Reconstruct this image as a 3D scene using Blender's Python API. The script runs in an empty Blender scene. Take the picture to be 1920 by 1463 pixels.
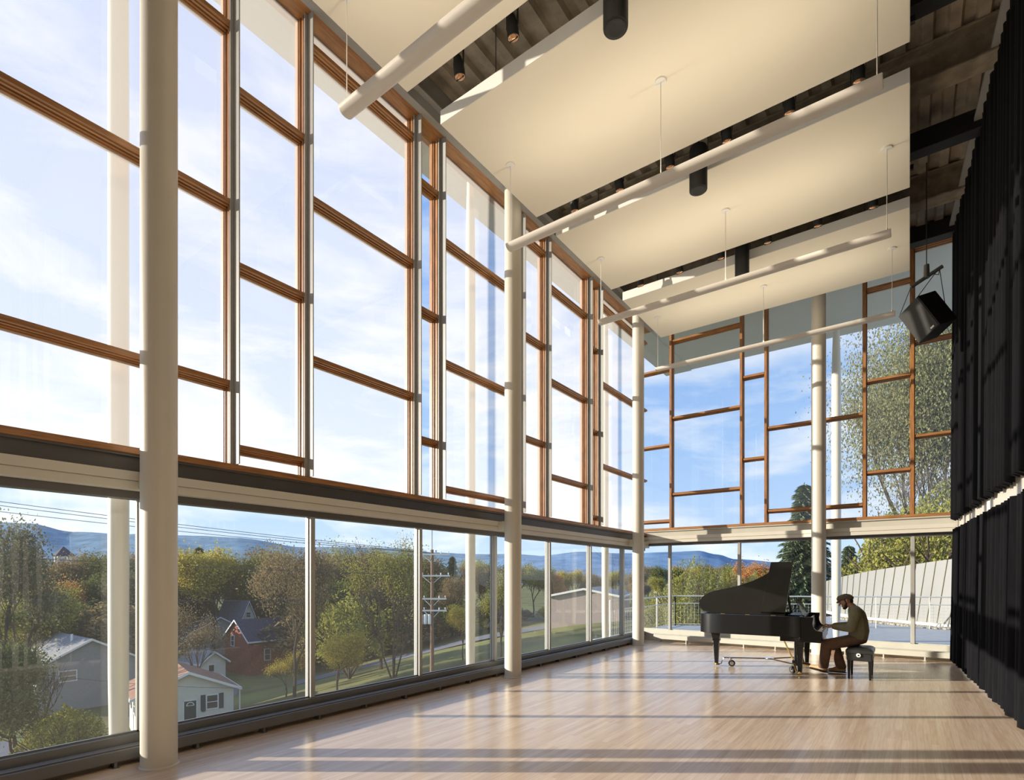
import bpy, bmesh, math, random
from math import sin, cos, pi, radians, sqrt
from mathutils import Vector, Matrix, Euler

random.seed(7)
SC = bpy.context.scene
COL = SC.collection

# ------------------------------------------------------------------ layout
# x runs across the hall (glass wall at x = -5.62, curtain wall near x = 1),
# y runs down the hall (glass end wall at y = 13.45), the eye is at (0, 0, 1.6)
EYE = 1.6
YAW = radians(36.2)
FOC = 1018.0
SY, CY = sin(YAW), cos(YAW)
XG, YG = -5.62, 13.45          # the two glass planes
DECK = 8.5                     # underside of the roof deck
Z_HEAD = 7.96


def spot(px, d):
    """plan position seen in column px of the photograph at depth d"""
    lat = (px - 960.0) / FOC * d
    return (-SY * d + CY * lat, CY * d + SY * lat)


def hgt(py, d):
    return EYE + (1084.0 - py) * d / FOC


# ------------------------------------------------------------------ materials
def nodes_of(m):
    m.use_nodes = True
    nt = m.node_tree
    return nt, nt.nodes, nt.links


def mat(name, col, rough=0.5, metal=0.0, spec=0.5, var=0.0, vscale=4.0, stretch=(1, 1, 1), bump=0.0, bscale=60.0,
        coat=0.0, sheen=0.0, col2=None):
    m = bpy.data.materials.new(name)
    nt, N, L = nodes_of(m)
    b = N['Principled BSDF']
    b.inputs['Base Color'].default_value = (*col, 1)
    b.inputs['Roughness'].default_value = rough
    b.inputs['Metallic'].default_value = metal
    b.inputs['Specular IOR Level'].default_value = spec
    b.inputs['Coat Weight'].default_value = coat
    b.inputs['Coat Roughness'].default_value = 0.08
    if sheen:
        b.inputs['Sheen Weight'].default_value = sheen
        b.inputs['Sheen Roughness'].default_value = 0.4
    if var or bump or col2:
        tc = N.new('ShaderNodeTexCoord')
        mp = N.new('ShaderNodeMapping')
        mp.inputs['Scale'].default_value = stretch
        L.new(tc.outputs['Object'], mp.inputs['Vector'])
    if var or col2:
        nz = N.new('ShaderNodeTexNoise')
        nz.inputs['Scale'].default_value = vscale
        nz.inputs['Detail'].default_value = 5
        L.new(mp.outputs['Vector'], nz.inputs['Vector'])
        rp = N.new('ShaderNodeValToRGB')
        a = tuple(max(0, c * (1 - var)) for c in col)
        c2 = col2 if col2 else tuple(min(1, c * (1 + var)) for c in col)
        rp.color_ramp.elements[0].position = 0.32
        rp.color_ramp.elements[1].position = 0.68
        rp.color_ramp.elements[0].color = (*a, 1)
        rp.color_ramp.elements[1].color = (*c2, 1)
        L.new(nz.outputs['Fac'], rp.inputs['Fac'])
        L.new(rp.outputs['Color'], b.inputs['Base Color'])
    if bump:
        n2 = N.new('ShaderNodeTexNoise')
        n2.inputs['Scale'].default_value = bscale
        n2.inputs['Detail'].default_value = 3
        L.new(mp.outputs['Vector'], n2.inputs['Vector'])
        bp = N.new('ShaderNodeBump')
        bp.inputs['Strength'].default_value = bump
        bp.inputs['Distance'].default_value = 0.01
        L.new(n2.outputs['Fac'], bp.inputs['Height'])
        L.new(bp.outputs['Normal'], b.inputs['Normal'])
    return m


def glass_mat(name, tint=(0.93, 0.96, 0.95), haze=0.0, refl=1.0, hcol=(0.95, 0.93, 0.9)):
    m = bpy.data.materials.new(name)
    nt, N, L = nodes_of(m)
    N.remove(N['Principled BSDF'])
    out = N['Material Output']
    tr = N.new('ShaderNodeBsdfTransparent')
    tr.inputs['Color'].default_value = (*[sqrt(c) for c in tint], 1)
    body = tr
    if haze:
        tl = N.new('ShaderNodeBsdfTranslucent')
        tl.inputs['Color'].default_value = (*hcol, 1)
        mh = N.new('ShaderNodeMixShader')
        mh.inputs[0].default_value = haze
        L.new(tr.outputs[0], mh.inputs[1])
        L.new(tl.outputs[0], mh.inputs[2])
        body = mh
    gl = N.new('ShaderNodeBsdfGlossy')
    gl.inputs['Roughness'].default_value = 0.0
    fr = N.new('ShaderNodeFresnel')
    fr.inputs['IOR'].default_value = 1.5
    geo = N.new('ShaderNodeNewGeometry')
    inv = N.new('ShaderNodeMath'); inv.operation = 'SUBTRACT'
    inv.inputs[0].default_value = refl
    L.new(geo.outputs['Backfacing'], inv.inputs[1])
    mx = N.new('ShaderNodeMath'); mx.operation = 'MULTIPLY'; mx.use_clamp = True
    L.new(fr.outputs[0], mx.inputs[0]); L.new(inv.outputs[0], mx.inputs[1])
    mix = N.new('ShaderNodeMixShader')
    L.new(mx.outputs[0], mix.inputs[0])
    L.new(body.outputs[0], mix.inputs[1])
    L.new(gl.outputs[0], mix.inputs[2])
    L.new(mix.outputs[0], out.inputs['Surface'])
    return m


def leaf_mat(name, cols, trans=0.35):
    """leaves: every leaf (mesh island) takes one of the tree's own colours"""
    m = bpy.data.materials.new(name)
    nt, N, L = nodes_of(m)
    N.remove(N['Principled BSDF'])
    out = N['Material Output']
    geo = N.new('ShaderNodeNewGeometry')
    rp = N.new('ShaderNodeValToRGB')
    e = rp.color_ramp.elements
    while len(e) < len(cols):
        e.new(0.5)
    for i, c in enumerate(cols):
        e[i].position = i / max(1, len(cols) - 1)
        e[i].color = (*c, 1)
    L.new(geo.outputs['Random Per Island'], rp.inputs['Fac'])
    d = N.new('ShaderNodeBsdfDiffuse'); t = N.new('ShaderNodeBsdfTranslucent')
    L.new(rp.outputs['Color'], d.inputs['Color']); L.new(rp.outputs['Color'], t.inputs['Color'])
    mix = N.new('ShaderNodeMixShader'); mix.inputs[0].default_value = trans
    L.new(d.outputs[0], mix.inputs[1]); L.new(t.outputs[0], mix.inputs[2])
    L.new(mix.outputs[0], out.inputs['Surface'])
    return m


def floor_mat():
    m = bpy.data.materials.new('maple_strip_floor')
    nt, N, L = nodes_of(m)
    b = N['Principled BSDF']
    tc = N.new('ShaderNodeTexCoord')
    mp = N.new('ShaderNodeMapping')
    mp.inputs['Rotation'].default_value = (0, 0, pi / 2)
    L.new(tc.outputs['Object'], mp.inputs['Vector'])
    br = N.new('ShaderNodeTexBrick')
    br.offset = 0.37; br.offset_frequency = 2; br.squash = 1.0
    br.inputs['Scale'].default_value = 1.0
    br.inputs['Brick Width'].default_value = 1.1
    br.inputs['Row Height'].default_value = 0.058
    br.inputs['Mortar Size'].default_value = 0.0011
    br.inputs['Mortar Smooth'].default_value = 0.6
    br.inputs['Bias'].default_value = 0.0
    br.inputs['Color1'].default_value = (0.68, 0.505, 0.37, 1)
    br.inputs['Color2'].default_value = (0.79, 0.63, 0.49, 1)
    br.inputs['Mortar'].default_value = (0.58, 0.43, 0.32, 1)
    L.new(mp.outputs['Vector'], br.inputs['Vector'])
    # grain along each strip
    mp2 = N.new('ShaderNodeMapping')
    mp2.inputs['Scale'].default_value = (26, 1.1, 1)
    L.new(tc.outputs['Object'], mp2.inputs['Vector'])
    nz = N.new('ShaderNodeTexNoise'); nz.inputs['Scale'].default_value = 2.2; nz.inputs['Detail'].default_value = 6
    L.new(mp2.outputs['Vector'], nz.inputs['Vector'])
    rp = N.new('ShaderNodeValToRGB')
    rp.color_ramp.elements[0].color = (0.86, 0.84, 0.82, 1); rp.color_ramp.elements[0].position = 0.3
    rp.color_ramp.elements[1].color = (1.06, 1.05, 1.04, 1); rp.color_ramp.elements[1].position = 0.7
    L.new(nz.outputs['Fac'], rp.inputs['Fac'])
    mu = N.new('ShaderNodeMix'); mu.data_type = 'RGBA'; mu.blend_type = 'MULTIPLY'
    mu.inputs['Factor'].default_value = 1.0
    L.new(br.outputs['Color'], mu.inputs['A']); L.new(rp.outputs['Color'], mu.inputs['B'])
    L.new(mu.outputs['Result'], b.inputs['Base Color'])
    b.inputs['Roughness'].default_value = 0.22
    b.inputs['Specular IOR Level'].default_value = 0.5
    bp = N.new('ShaderNodeBump'); bp.inputs['Strength'].default_value = 0.05; bp.inputs['Distance'].default_value = 0.003
    L.new(br.outputs['Fac'], bp.inputs['Height'])
    L.new(bp.outputs['Normal'], b.inputs['Normal'])
    return m


M = {}
M['floor'] = floor_mat()
M['white'] = mat('white_paint', (0.69, 0.655, 0.57), 0.45, var=0.02)
M['column'] = mat('cream_column_paint', (0.67, 0.625, 0.53), 0.38, var=0.015)
M['wood'] = mat('stained_wood', (0.36, 0.165, 0.058), 0.42, var=0.28, vscale=7, stretch=(6, 6, 0.6), coat=0.15)
M['wood_h'] = mat('stained_wood_rail', (0.36, 0.165, 0.058), 0.42, var=0.28, vscale=7, stretch=(6, 0.6, 8), coat=0.15)
M['wood_x'] = mat('stained_wood_end_rail', (0.36, 0.165, 0.058), 0.42, var=0.28, vscale=7, stretch=(0.6, 6, 8), coat=0.15)
M['steel'] = mat('grey_steel_paint', (0.36, 0.355, 0.335), 0.5, var=0.04)
M['dark'] = mat('dark_aluminium', (0.115, 0.11, 0.105), 0.42, 0.0, var=0.06)
M['alu'] = mat('light_aluminium', (0.62, 0.62, 0.58), 0.35, var=0.03)
M['alu_m'] = mat('window_aluminium', (0.40, 0.39, 0.36), 0.4, var=0.03)
M['alu_s'] = mat('sill_aluminium', (0.17, 0.168, 0.165), 0.3, var=0.04)
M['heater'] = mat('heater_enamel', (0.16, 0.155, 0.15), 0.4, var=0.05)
M['heater_back'] = mat('heater_enamel_sunlit', (0.55, 0.53, 0.46), 0.4, var=0.04)  # lit copy of the heater enamel, sunlight put into its paler colour
M['panel'] = mat('cream_acoustic_panel', (0.89, 0.825, 0.69), 0.75, var=0.015, vscale=1.2)
M['panel_edge'] = mat('panel_edge_white', (0.85, 0.83, 0.78), 0.6, var=0.01)
M['tube'] = mat('pendant_white', (0.74, 0.69, 0.61), 0.35, var=0.01)
M['deck'] = mat('sprayed_deck', (0.50, 0.44, 0.355), 0.9, var=0.3, vscale=3, bump=0.6, bscale=40)
M['beam'] = mat('sprayed_beam', (0.34, 0.29, 0.225), 0.9, var=0.25, vscale=6, bump=0.6, bscale=40)
M['black'] = mat('matt_black', (0.014, 0.014, 0.015), 0.55, var=0.1)
M['black_gloss'] = mat('piano_lacquer', (0.007, 0.007, 0.0075), 0.28, spec=0.4, var=0.15, vscale=2)
M['lid'] = mat('piano_lid_lacquer', (0.009, 0.008, 0.007), 0.4, spec=0.35, var=0.15, vscale=2)
M['grille'] = mat('dark_speaker_grille', (0.035, 0.034, 0.034), 0.6, var=0.1, bump=0.4, bscale=400)
M['hang'] = mat('rigging_steel', (0.12, 0.12, 0.115), 0.5, var=0.1)
M['leather'] = mat('black_leather', (0.02, 0.02, 0.021), 0.35, var=0.2, bump=0.2, bscale=80)
M['velvet'] = mat('black_velvet', (0.0055, 0.0058, 0.0075), 0.95, spec=0.12, sheen=0.03, var=0.2, vscale=8, stretch=(3, 3, 0.5))
M['brass'] = mat('brass', (0.72, 0.50, 0.20), 0.3, 1.0, var=0.05)
M['chrome'] = mat('chrome', (0.7, 0.7, 0.7), 0.2, 1.0)
M['rubber'] = mat('black_rubber', (0.02, 0.02, 0.02), 0.7, var=0.1)
M['lamp'] = mat('amber_lamp_glass', (0.65, 0.36, 0.20), 0.15, 0.6, var=0.1)
M['wire'] = mat('steel_cable', (0.75, 0.73, 0.68), 0.4, 0.2)
M['wire_dark'] = mat('dark_cable', (0.05, 0.05, 0.05), 0.5)
M['ivory'] = mat('piano_keys_white', (0.82, 0.8, 0.74), 0.3)
M['glass'] = glass_mat('clear_window_glass', haze=0.009)
M['glass_end'] = glass_mat('clear_end_wall_glass', (0.90, 0.93, 0.93), haze=0.05)
M['glass_hazy'] = glass_mat('light_diffusing_window_glass', (0.78, 0.775, 0.76), haze=0.135)
M['desk'] = glass_mat('smoked_acrylic', (0.16, 0.19, 0.19), refl=0.35)
M['skin'] = mat('skin', (0.42, 0.22, 0.145), 0.5, var=0.08, vscale=20)
M['shirt'] = mat('olive_shirt', (0.20, 0.185, 0.11), 0.85, var=0.12, vscale=14, bump=0.5, bscale=14)
M['trousers'] = mat('brown_trousers', (0.16, 0.095, 0.062), 0.85, var=0.12, vscale=14, bump=0.5, bscale=14)
M['cap'] = mat('brown_tweed', (0.13, 0.095, 0.065), 0.9, var=0.25, vscale=60)
M['shoe'] = mat('tan_suede', (0.46, 0.31, 0.17), 0.8, var=0.1, vscale=30)
M['sole'] = mat('dark_sole', (0.05, 0.035, 0.025), 0.7)
M['hair'] = mat('dark_brown_hair', (0.035, 0.018, 0.01), 0.7, var=0.2, vscale=60)
M['metal_wall'] = mat('pale_standing_seam', (0.25, 0.248, 0.24), 0.6, 0.0, var=0.03, vscale=1)
M['seam'] = mat('standing_seam_rib', (0.13, 0.105, 0.055), 0.5, var=0.03)
M['paving'] = mat('terrace_paving', (0.40, 0.42, 0.43), 0.7, var=0.08)
M['stone'] = mat('river_stones', (0.42, 0.36, 0.27), 0.85, var=0.4, vscale=20)
M['rail'] = mat('stainless_rail', (0.72, 0.70, 0.62), 0.35, 0.3)
M['soffit'] = mat('overhang_soffit', (0.55, 0.55, 0.50), 0.7, var=0.02)
M['wallp'] = mat('wall_plaster', (0.62, 0.59, 0.53), 0.8, var=0.02)


# ------------------------------------------------------------------ mesh helpers
class MB:
    def __init__(s):
        s.v = []; s.f = []; s.mi = []

    def add(s, verts, faces, mi=0):
        o = len(s.v)
        s.v += [tuple(p) for p in verts]
        for f in faces:
            s.f.append([i + o for i in f]); s.mi.append(mi)
        return s

    def box(s, a, b, mi=0):
        x0, x1 = sorted((a[0], b[0])); y0, y1 = sorted((a[1], b[1])); z0, z1 = sorted((a[2], b[2]))
        v = [(x0, y0, z0), (x1, y0, z0), (x1, y1, z0), (x0, y1, z0), (x0, y0, z1), (x1, y0, z1), (x1, y1, z1), (x0, y1, z1)]
        return s.add(v, [(0, 3, 2, 1), (4, 5, 6, 7), (0, 1, 5, 4), (1, 2, 6, 5), (2, 3, 7, 6), (3, 0, 4, 7)], mi)

    def obox(s, c, size, rot=(0, 0, 0), mi=0):
        R = Euler(rot).to_matrix(); c = Vector(c)
        hx, hy, hz = (k / 2 for k in size)
        v = [c + R @ Vector(p) for p in [(-hx, -hy, -hz), (hx, -hy, -hz), (hx, hy, -hz), (-hx, hy, -hz),
                                         (-hx, -hy, hz), (hx, -hy, hz), (hx, hy, hz), (-hx, hy, hz)]]
        return s.add(v, [(0, 3, 2, 1), (4, 5, 6, 7), (0, 1, 5, 4), (1, 2, 6, 5), (2, 3, 7, 6), (3, 0, 4, 7)], mi)

    def tube(s, pts, rad, n=8, cap=True, mi=0, sx=1.0):
        pts = [Vector(p) for p in pts]
        rads = rad if isinstance(rad, (list, tuple)) else [rad] * len(pts)
        rings = []
        prev = None
        for i, p in enumerate(pts):
            if i == 0: t = pts[1] - p
            elif i == len(pts) - 1: t = p - pts[i - 1]
            else: t = (pts[i + 1] - p).normalized() + (p - pts[i - 1]).normalized()
            t.normalize()
            if prev is None:
                up = Vector((0, 0, 1)) if abs(t.z) < 0.9 else Vector((1, 0, 0))
                u = t.cross(up).normalized()
            else:
                u = (prev - t * prev.dot(t)).normalized()
            w = u.cross(t).normalized()
            prev = u
            rings.append([p + u * (rads[i] * sx * cos(2 * pi * k / n)) + w * (rads[i] * sin(2 * pi * k / n)) for k in range(n)])
        v = [q for r in rings for q in r]
        f = []
        for i in range(len(pts) - 1):
            for k in range(n):
                k2 = (k + 1) % n
                f.append((i * n + k, i * n + k2, (i + 1) * n + k2, (i + 1) * n + k))
        if cap:
            f.append(tuple(range(n))[::-1]); f.append(tuple((len(pts) - 1) * n + k for k in range(n)))
        return s.add(v, f, mi)

    def lathe(s, prof, c=(0, 0, 0), n=24, mi=0):
        """prof: (radius, z) from bottom to top round a vertical axis"""
        v = []
        for r, z in prof:
            for k in range(n):
                v.append((c[0] + r * cos(2 * pi * k / n), c[1] + r * sin(2 * pi * k / n), c[2] + z))
        f = []
        for i in range(len(prof) - 1):
            for k in range(n):
                k2 = (k + 1) % n
                f.append((i * n + k, i * n + k2, (i + 1) * n + k2, (i + 1) * n + k))
        f.append(tuple(range(n))[::-1]); f.append(tuple((len(prof) - 1) * n + k for k in range(n)))
        return s.add(v, f, mi)

    def prism(s, poly, z0, z1, mi=0, tf=None):
        n = len(poly)
        v = [(x, y, z0) for x, y in poly] + [(x, y, z1) for x, y in poly]
        if tf: v = [tf(*p) for p in v]
        f = [tuple(range(n))[::-1], tuple(range(n, 2 * n))]
        for k in range(n):
            k2 = (k + 1) % n
            f.append((k, k2, n + k2, n + k))
        return s.add(v, f, mi)

    def ball(s, c, r, seg=12, rings=8, mi=0):
        r = r if isinstance(r, (list, tuple)) else (r, r, r)
        v = [(c[0], c[1], c[2] - r[2])]
        for i in range(1, rings):
            a = -pi / 2 + pi * i / rings
            for k in range(seg):
                b = 2 * pi * k / seg
                v.append((c[0] + r[0] * cos(a) * cos(b), c[1] + r[1] * cos(a) * sin(b), c[2] + r[2] * sin(a)))
        v.append((c[0], c[1], c[2] + r[2]))
        f = [(0, 1 + (k + 1) % seg, 1 + k) for k in range(seg)]
        for i in range(rings - 2):
            for k in range(seg):
                k2 = (k + 1) % seg
                f.append((1 + i * seg + k, 1 + i * seg + k2, 1 + (i + 1) * seg + k2, 1 + (i + 1) * seg + k))
        top = len(v) - 1; o = 1 + (rings - 2) * seg
        f += [(o + k, o + (k + 1) % seg, top) for k in range(seg)]
        return s.add(v, f, mi)

    def hull(s, c0, r0, c1, r1, mi=0):
        """tapered capsule between two balls"""
        bm = bmesh.new()
        for c, r in ((c0, r0), (c1, r1)):
            r3 = r if isinstance(r, (list, tuple)) else (r, r, r)
            g = bmesh.ops.create_icosphere(bm, subdivisions=2, radius=1.0)
            for q in g['verts']:
                q.co = Vector((q.co.x * r3[0], q.co.y * r3[1], q.co.z * r3[2])) + Vector(c)
        g = bmesh.ops.convex_hull(bm, input=bm.verts)
        dead = [e for e in g['geom_interior'] if isinstance(e, bmesh.types.BMVert)]
        bmesh.ops.delete(bm, geom=dead, context='VERTS')
        bm.verts.index_update()
        s.add([q.co.copy() for q in bm.verts], [[q.index for q in f.verts] for f in bm.faces], mi)
        bm.free()
        return s

    def build(s, name, m, parent=None, smooth=False, bevel=0.0, local=False, recalc=False, segs=2, auto=None):
        me = bpy.data.meshes.new(name)
        off = Vector((0, 0, 0))
        if parent is not None and not local:
            p = parent
            while p is not None:
                off += Vector(p.location); p = p.parent
        me.from_pydata([Vector(q) - off for q in s.v], [], s.f)
        ms = m if isinstance(m, (list, tuple)) else [m]
        for k in ms: me.materials.append(k)
        if len(ms) > 1:
            for p, i in zip(me.polygons, s.mi): p.material_index = i
        if recalc:
            bm = bmesh.new(); bm.from_mesh(me)
            bmesh.ops.recalc_face_normals(bm, faces=bm.faces)
            bm.to_mesh(me); bm.free()
        if smooth:
            for p in me.polygons: p.use_smooth = True
            if auto is None: auto = 40
            me.set_sharp_from_angle(angle=radians(auto))
        me.update()
        o = bpy.data.objects.new(name, me)
        COL.objects.link(o)
        if parent is not None: o.parent = parent
        if bevel:
            bv = o.modifiers.new('bevel', 'BEVEL'); bv.width = bevel; bv.segments = segs; bv.limit_method = 'ANGLE'
            bv.angle_limit = radians(35)
        return o


def tag(o, label=None, cat=None, group=None, kind=None):
    if label: o['label'] = label
    if cat: o['category'] = cat
    if group: o['group'] = group
    if kind: o['kind'] = kind
    return o


def empty(name, loc=(0, 0, 0), rz=0.0, parent=None):
    o = bpy.data.objects.new(name, None)
    o.empty_display_size = 0.2
    o.location = loc; o.rotation_euler = (0, 0, rz)
    COL.objects.link(o)
    if parent is not None: o.parent = parent
    return o


KIDS = {}


def kids(o):
    return [c for c in bpy.data.objects if c.parent == o]


def copy_tree(o, parent=None):
    c = o.copy()
    COL.objects.link(c)
    if parent is not None: c.parent = parent
    for ch in kids(o): copy_tree(ch, c)
    return c

# ================================================================== camera, sun, sky
cam = bpy.data.cameras.new('camera')
cam.sensor_width = 36.0
cam.lens = 36.0 * FOC / 1920.0
cam.shift_y = (1084.0 - 731.5) / 1920.0
cam.clip_start = 0.05; cam.clip_end = 6000
camo = bpy.data.objects.new('camera', cam)
camo.location = (0, 0, EYE); camo.rotation_euler = (pi / 2, 0, YAW)
COL.objects.link(camo); SC.camera = camo

SUN_EL = radians(12.0)
SUN_AZ = YAW - radians(0.5)
to_sun = Vector((-cos(SUN_AZ) * cos(SUN_EL), -sin(SUN_AZ) * cos(SUN_EL), sin(SUN_EL)))
sl = bpy.data.lights.new('sun', 'SUN')
sl.energy = 7.6; sl.angle = radians(0.6); sl.color = (1.0, 0.90, 0.76)
so = bpy.data.objects.new('sun', sl)
so.rotation_euler = to_sun.to_track_quat('Z', 'Y').to_euler(); so.location = (-20, -15, 20)
COL.objects.link(so)

w = bpy.data.worlds.new('sky'); SC.world = w
nt, N, L = nodes_of(w)
bg = N['Background']
tc = N.new('ShaderNodeTexCoord')
sep = N.new('ShaderNodeSeparateXYZ'); L.new(tc.outputs['Generated'], sep.inputs[0])
rp = N.new('ShaderNodeValToRGB')
e = rp.color_ramp.elements
e[0].position = 0.0; e[0].color = (0.62, 0.76, 0.92, 1)
e[1].position = 1.0; e[1].color = (0.10, 0.24, 0.62, 1)
for p_, c_ in ((0.06, (0.50, 0.66, 0.90)), (0.22, (0.34, 0.53, 0.86)), (0.45, (0.22, 0.40, 0.78))):
    q = e.new(p_); q.color = (*c_, 1)
L.new(sep.outputs['Z'], rp.inputs['Fac'])
# broken autumn cloud: noise on a flattened direction, thicker low down
mp = N.new('ShaderNodeMapping'); mp.inputs['Scale'].default_value = (1.6, 1.6, 5.5)
mp.inputs['Location'].default_value = (3.1, 1.7, 0.35)
L.new(tc.outputs['Generated'], mp.inputs['Vector'])
nz = N.new('ShaderNodeTexNoise'); nz.inputs['Scale'].default_value = 2.1; nz.inputs['Detail'].default_value = 9
nz.inputs['Roughness'].default_value = 0.58; nz.inputs['Distortion'].default_value = 0.35
L.new(mp.outputs['Vector'], nz.inputs['Vector'])
cr = N.new('ShaderNodeValToRGB')
cr.color_ramp.elements[0].position = 0.43; cr.color_ramp.elements[0].color = (0, 0, 0, 1)
cr.color_ramp.elements[1].position = 0.60; cr.color_ramp.elements[1].color = (1, 1, 1, 1)
L.new(nz.outputs['Fac'], cr.inputs['Fac'])
low = N.new('ShaderNodeMapRange')
low.inputs['From Min'].default_value = 0.0; low.inputs['From Max'].default_value = 0.55
low.inputs['To Min'].default_value = 0.8; low.inputs['To Max'].default_value = 0.35
L.new(sep.outputs['Z'], low.inputs['Value'])
cm = N.new('ShaderNodeMath'); cm.operation = 'MULTIPLY'; cm.use_clamp = True
L.new(cr.outputs['Color'], cm.inputs[0]); L.new(low.outputs['Result'], cm.inputs[1])
mixc = N.new('ShaderNodeMix'); mixc.data_type = 'RGBA'
L.new(cm.outputs[0], mixc.inputs['Factor']); L.new(rp.outputs['Color'], mixc.inputs['A'])
mixc.inputs['B'].default_value = (0.93, 0.93, 0.93, 1)
L.new(mixc.outputs['Result'], bg.inputs['Color'])
bg.inputs['Strength'].default_value = 1.05

vs = SC.view_settings
vs.view_transform = 'Standard'; vs.look = 'None'; vs.gamma = 1.0; vs.use_curve_mapping = False
vs.exposure = 0.32
cy = SC.cycles
cy.max_bounces = 9; cy.diffuse_bounces = 5; cy.glossy_bounces = 4; cy.transmission_bounces = 6
cy.transparent_max_bounces = 24
cy.caustics_reflective = False; cy.caustics_refractive = False
cy.sample_clamp_indirect = 6.0
cy.use_denoising = True

# ================================================================== room shell
def struct(o):
    o['kind'] = 'structure'
    return o


Y0 = -4.4                     # the hall runs on behind the viewer
struct(MB().box((-5.70, Y0, -0.12), (1.30, YG + 0.05, 0.0)).build('floor', M['floor']))
# corrugated roof deck, ribs running down the hall
d = MB()
x = -5.75
prof = []
while x < 1.45:
    prof += [(x, DECK), (x + 0.11, DECK), (x + 0.14, DECK + 0.075), (x + 0.25, DECK + 0.075)]
    x += 0.28
n = len(prof)
vv = [(a, Y0, b) for a, b in prof] + [(a, YG + 0.1, b) for a, b in prof] + \
     [(prof[0][0], Y0, DECK + 0.3), (prof[-1][0], Y0, DECK + 0.3), (prof[0][0], YG + 0.1, DECK + 0.3), (prof[-1][0], YG + 0.1, DECK + 0.3)]
ff = [(i, n + i, n + i + 1, i + 1) for i in range(n - 1)]
ff += [(2 * n, 2 * n + 1, 2 * n + 3, 2 * n + 2)]
d.add(vv, ff)
struct(d.build('ceiling', M['deck'], recalc=True))
struct(MB().box((1.22, Y0, 0), (1.36, YG + 0.1, DECK + 0.1)).build('wall_right', M['wallp']))
struct(MB().box((-5.75, Y0 - 0.15, 0), (1.36, Y0, DECK + 0.1)).build('wall_rear', M['wallp']))

# ------------------------------------------------------------------ left glass wall: upper storey, wood framed
# bottom z of the rails of each of the three repeating bay types
RAILS = {'A': (7.12, 5.33, 3.51), 'B': (6.53, 4.74, 2.88), 'C': (7.645, 5.90, 4.07)}
EDGES = [(-3.46, 'C'), (-1.79, 'A'), (-1.31, 'B'), (0.70, 'A'), (2.715, 'B'), (3.546, 'C'), (5.216, 'A'), (5.70, 'B'),
         (7.72, 'C'), (8.564, 'A'), (10.20, 'B'), (10.68, 'C')]
# bay sequence along the wall as seen in the photograph: A B C A(narrow) B C A B(narrow) C
SEQ = []
ys = [-4.35, -3.46, -1.79, -1.31, 0.70, 2.715, 3.546, 5.216, 5.70, 7.72, 8.564, 10.20, 10.68, YG]
ty = ['B', 'C', 'A', 'B', 'A', 'B', 'C', 'A', 'B', 'C', 'A', 'B', 'C']
Z_SILL = 2.74
win_no = 1
for i, t in enumerate(ty):
    a, b = ys[i], ys[i + 1]
    narrow = (b - a) < 0.6
    root = struct(empty('window_%d' % win_no, (XG, (a + b) / 2, Z_SILL))); win_no += 1
    last = i == len(ty) - 1
    # mullion stands on the far edge of its bay: moulded wood, then a steel tee
    if not last:
        m = MB()
        m.box((-5.67, b, Z_SILL), (-5.615, b + 0.035, Z_HEAD))
        m.box((-5.66, b + 0.012, Z_SILL), (-5.575, b + 0.075, Z_HEAD))
        m.box((-5.60, b + 0.004, Z_SILL), (-5.588, b + 0.02, Z_HEAD))
        m.box((-5.655, b + 0.022, Z_SILL), (-5.50, b + 0.070, Z_HEAD))
        m.box((-5.56, b + 0.014, Z_SILL), (-5.53, b + 0.03, Z_HEAD))
        m.build('mullion', M['wood'], root)
        f = MB()
        f.box((-5.50, b + 0.005, Z_SILL), (-5.486, b + 0.087, Z_HEAD))
        f.box((-5.486, b + 0.040, Z_SILL), (-5.385, b + 0.052, Z_HEAD))
        f.build('steel_fin', M['steel'], root)
    ya = a + 0.075 if i else a
    zs = sorted(RAILS[t])
    for z in zs:
        r = MB()
        r.box((-5.665, ya, z + 0.012), (-5.575, b + 0.02, z + 0.088))
        r.box((-5.655, ya, z + 0.03), (-5.50, b + 0.02, z + 0.075))
        r.box((-5.66, ya, z), (-5.60, b + 0.02, z + 0.10))
        r.box((-5.56, ya, z + 0.02), (-5.535, b + 0.02, z + 0.085))
        r.build('transom', M['wood_h'], root)
    cuts = [Z_SILL] + [q for z in zs for q in (z + 0.005, z + 0.095)] + [Z_HEAD]
    for k in range(0, len(cuts), 2):
        MB().box((XG - 0.012, ya - 0.01, cuts[k]), (XG + 0.006, b + 0.01, cuts[k + 1])).build(
            'pane', M['glass'] if narrow else M['glass_hazy'], root)

# head, fascia, spandrel bands: one length each
YA, YB = Y0, YG
struct(MB().box((-5.72, YA, Z_HEAD), (-5.40, YB, Z_HEAD + 0.10)).build('trim_1', M['wood_h']))
t = MB(); t.box((-5.40, YA, Z_HEAD - 0.01), (-5.30, YB, Z_HEAD + 0.17)); t.box((-5.72, YA, Z_HEAD + 0.10), (-5.34, YB, DECK))
t.box((-5.34, YA, Z_HEAD + 0.13), (-5.22, YB, Z_HEAD + 0.15))
struct(t.build('trim_2', M['steel']))
struct(MB().box((-5.68, YA, 2.685), (-5.47, YB, 2.745)).build('trim_3', M['wood_h'], bevel=0.006))
t = MB(); t.box((-5.66, YA, 2.525), (-5.53, YB, 2.685)); t.box((-5.53, YA, 2.665), (-5.49, YB, 2.685))
struct(t.build('trim_4', M['dark']))
t = MB()
t.box((-5.68, YA, 2.37), (-5.435, YB, 2.440)); t.box((-5.68, YA, 2.44), (-5.445, YB, 2.446)); t.box((-5.68, YA, 2.446), (-5.425, YB, 2.525))
struct(t.build('trim_5', M['white']))
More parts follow.
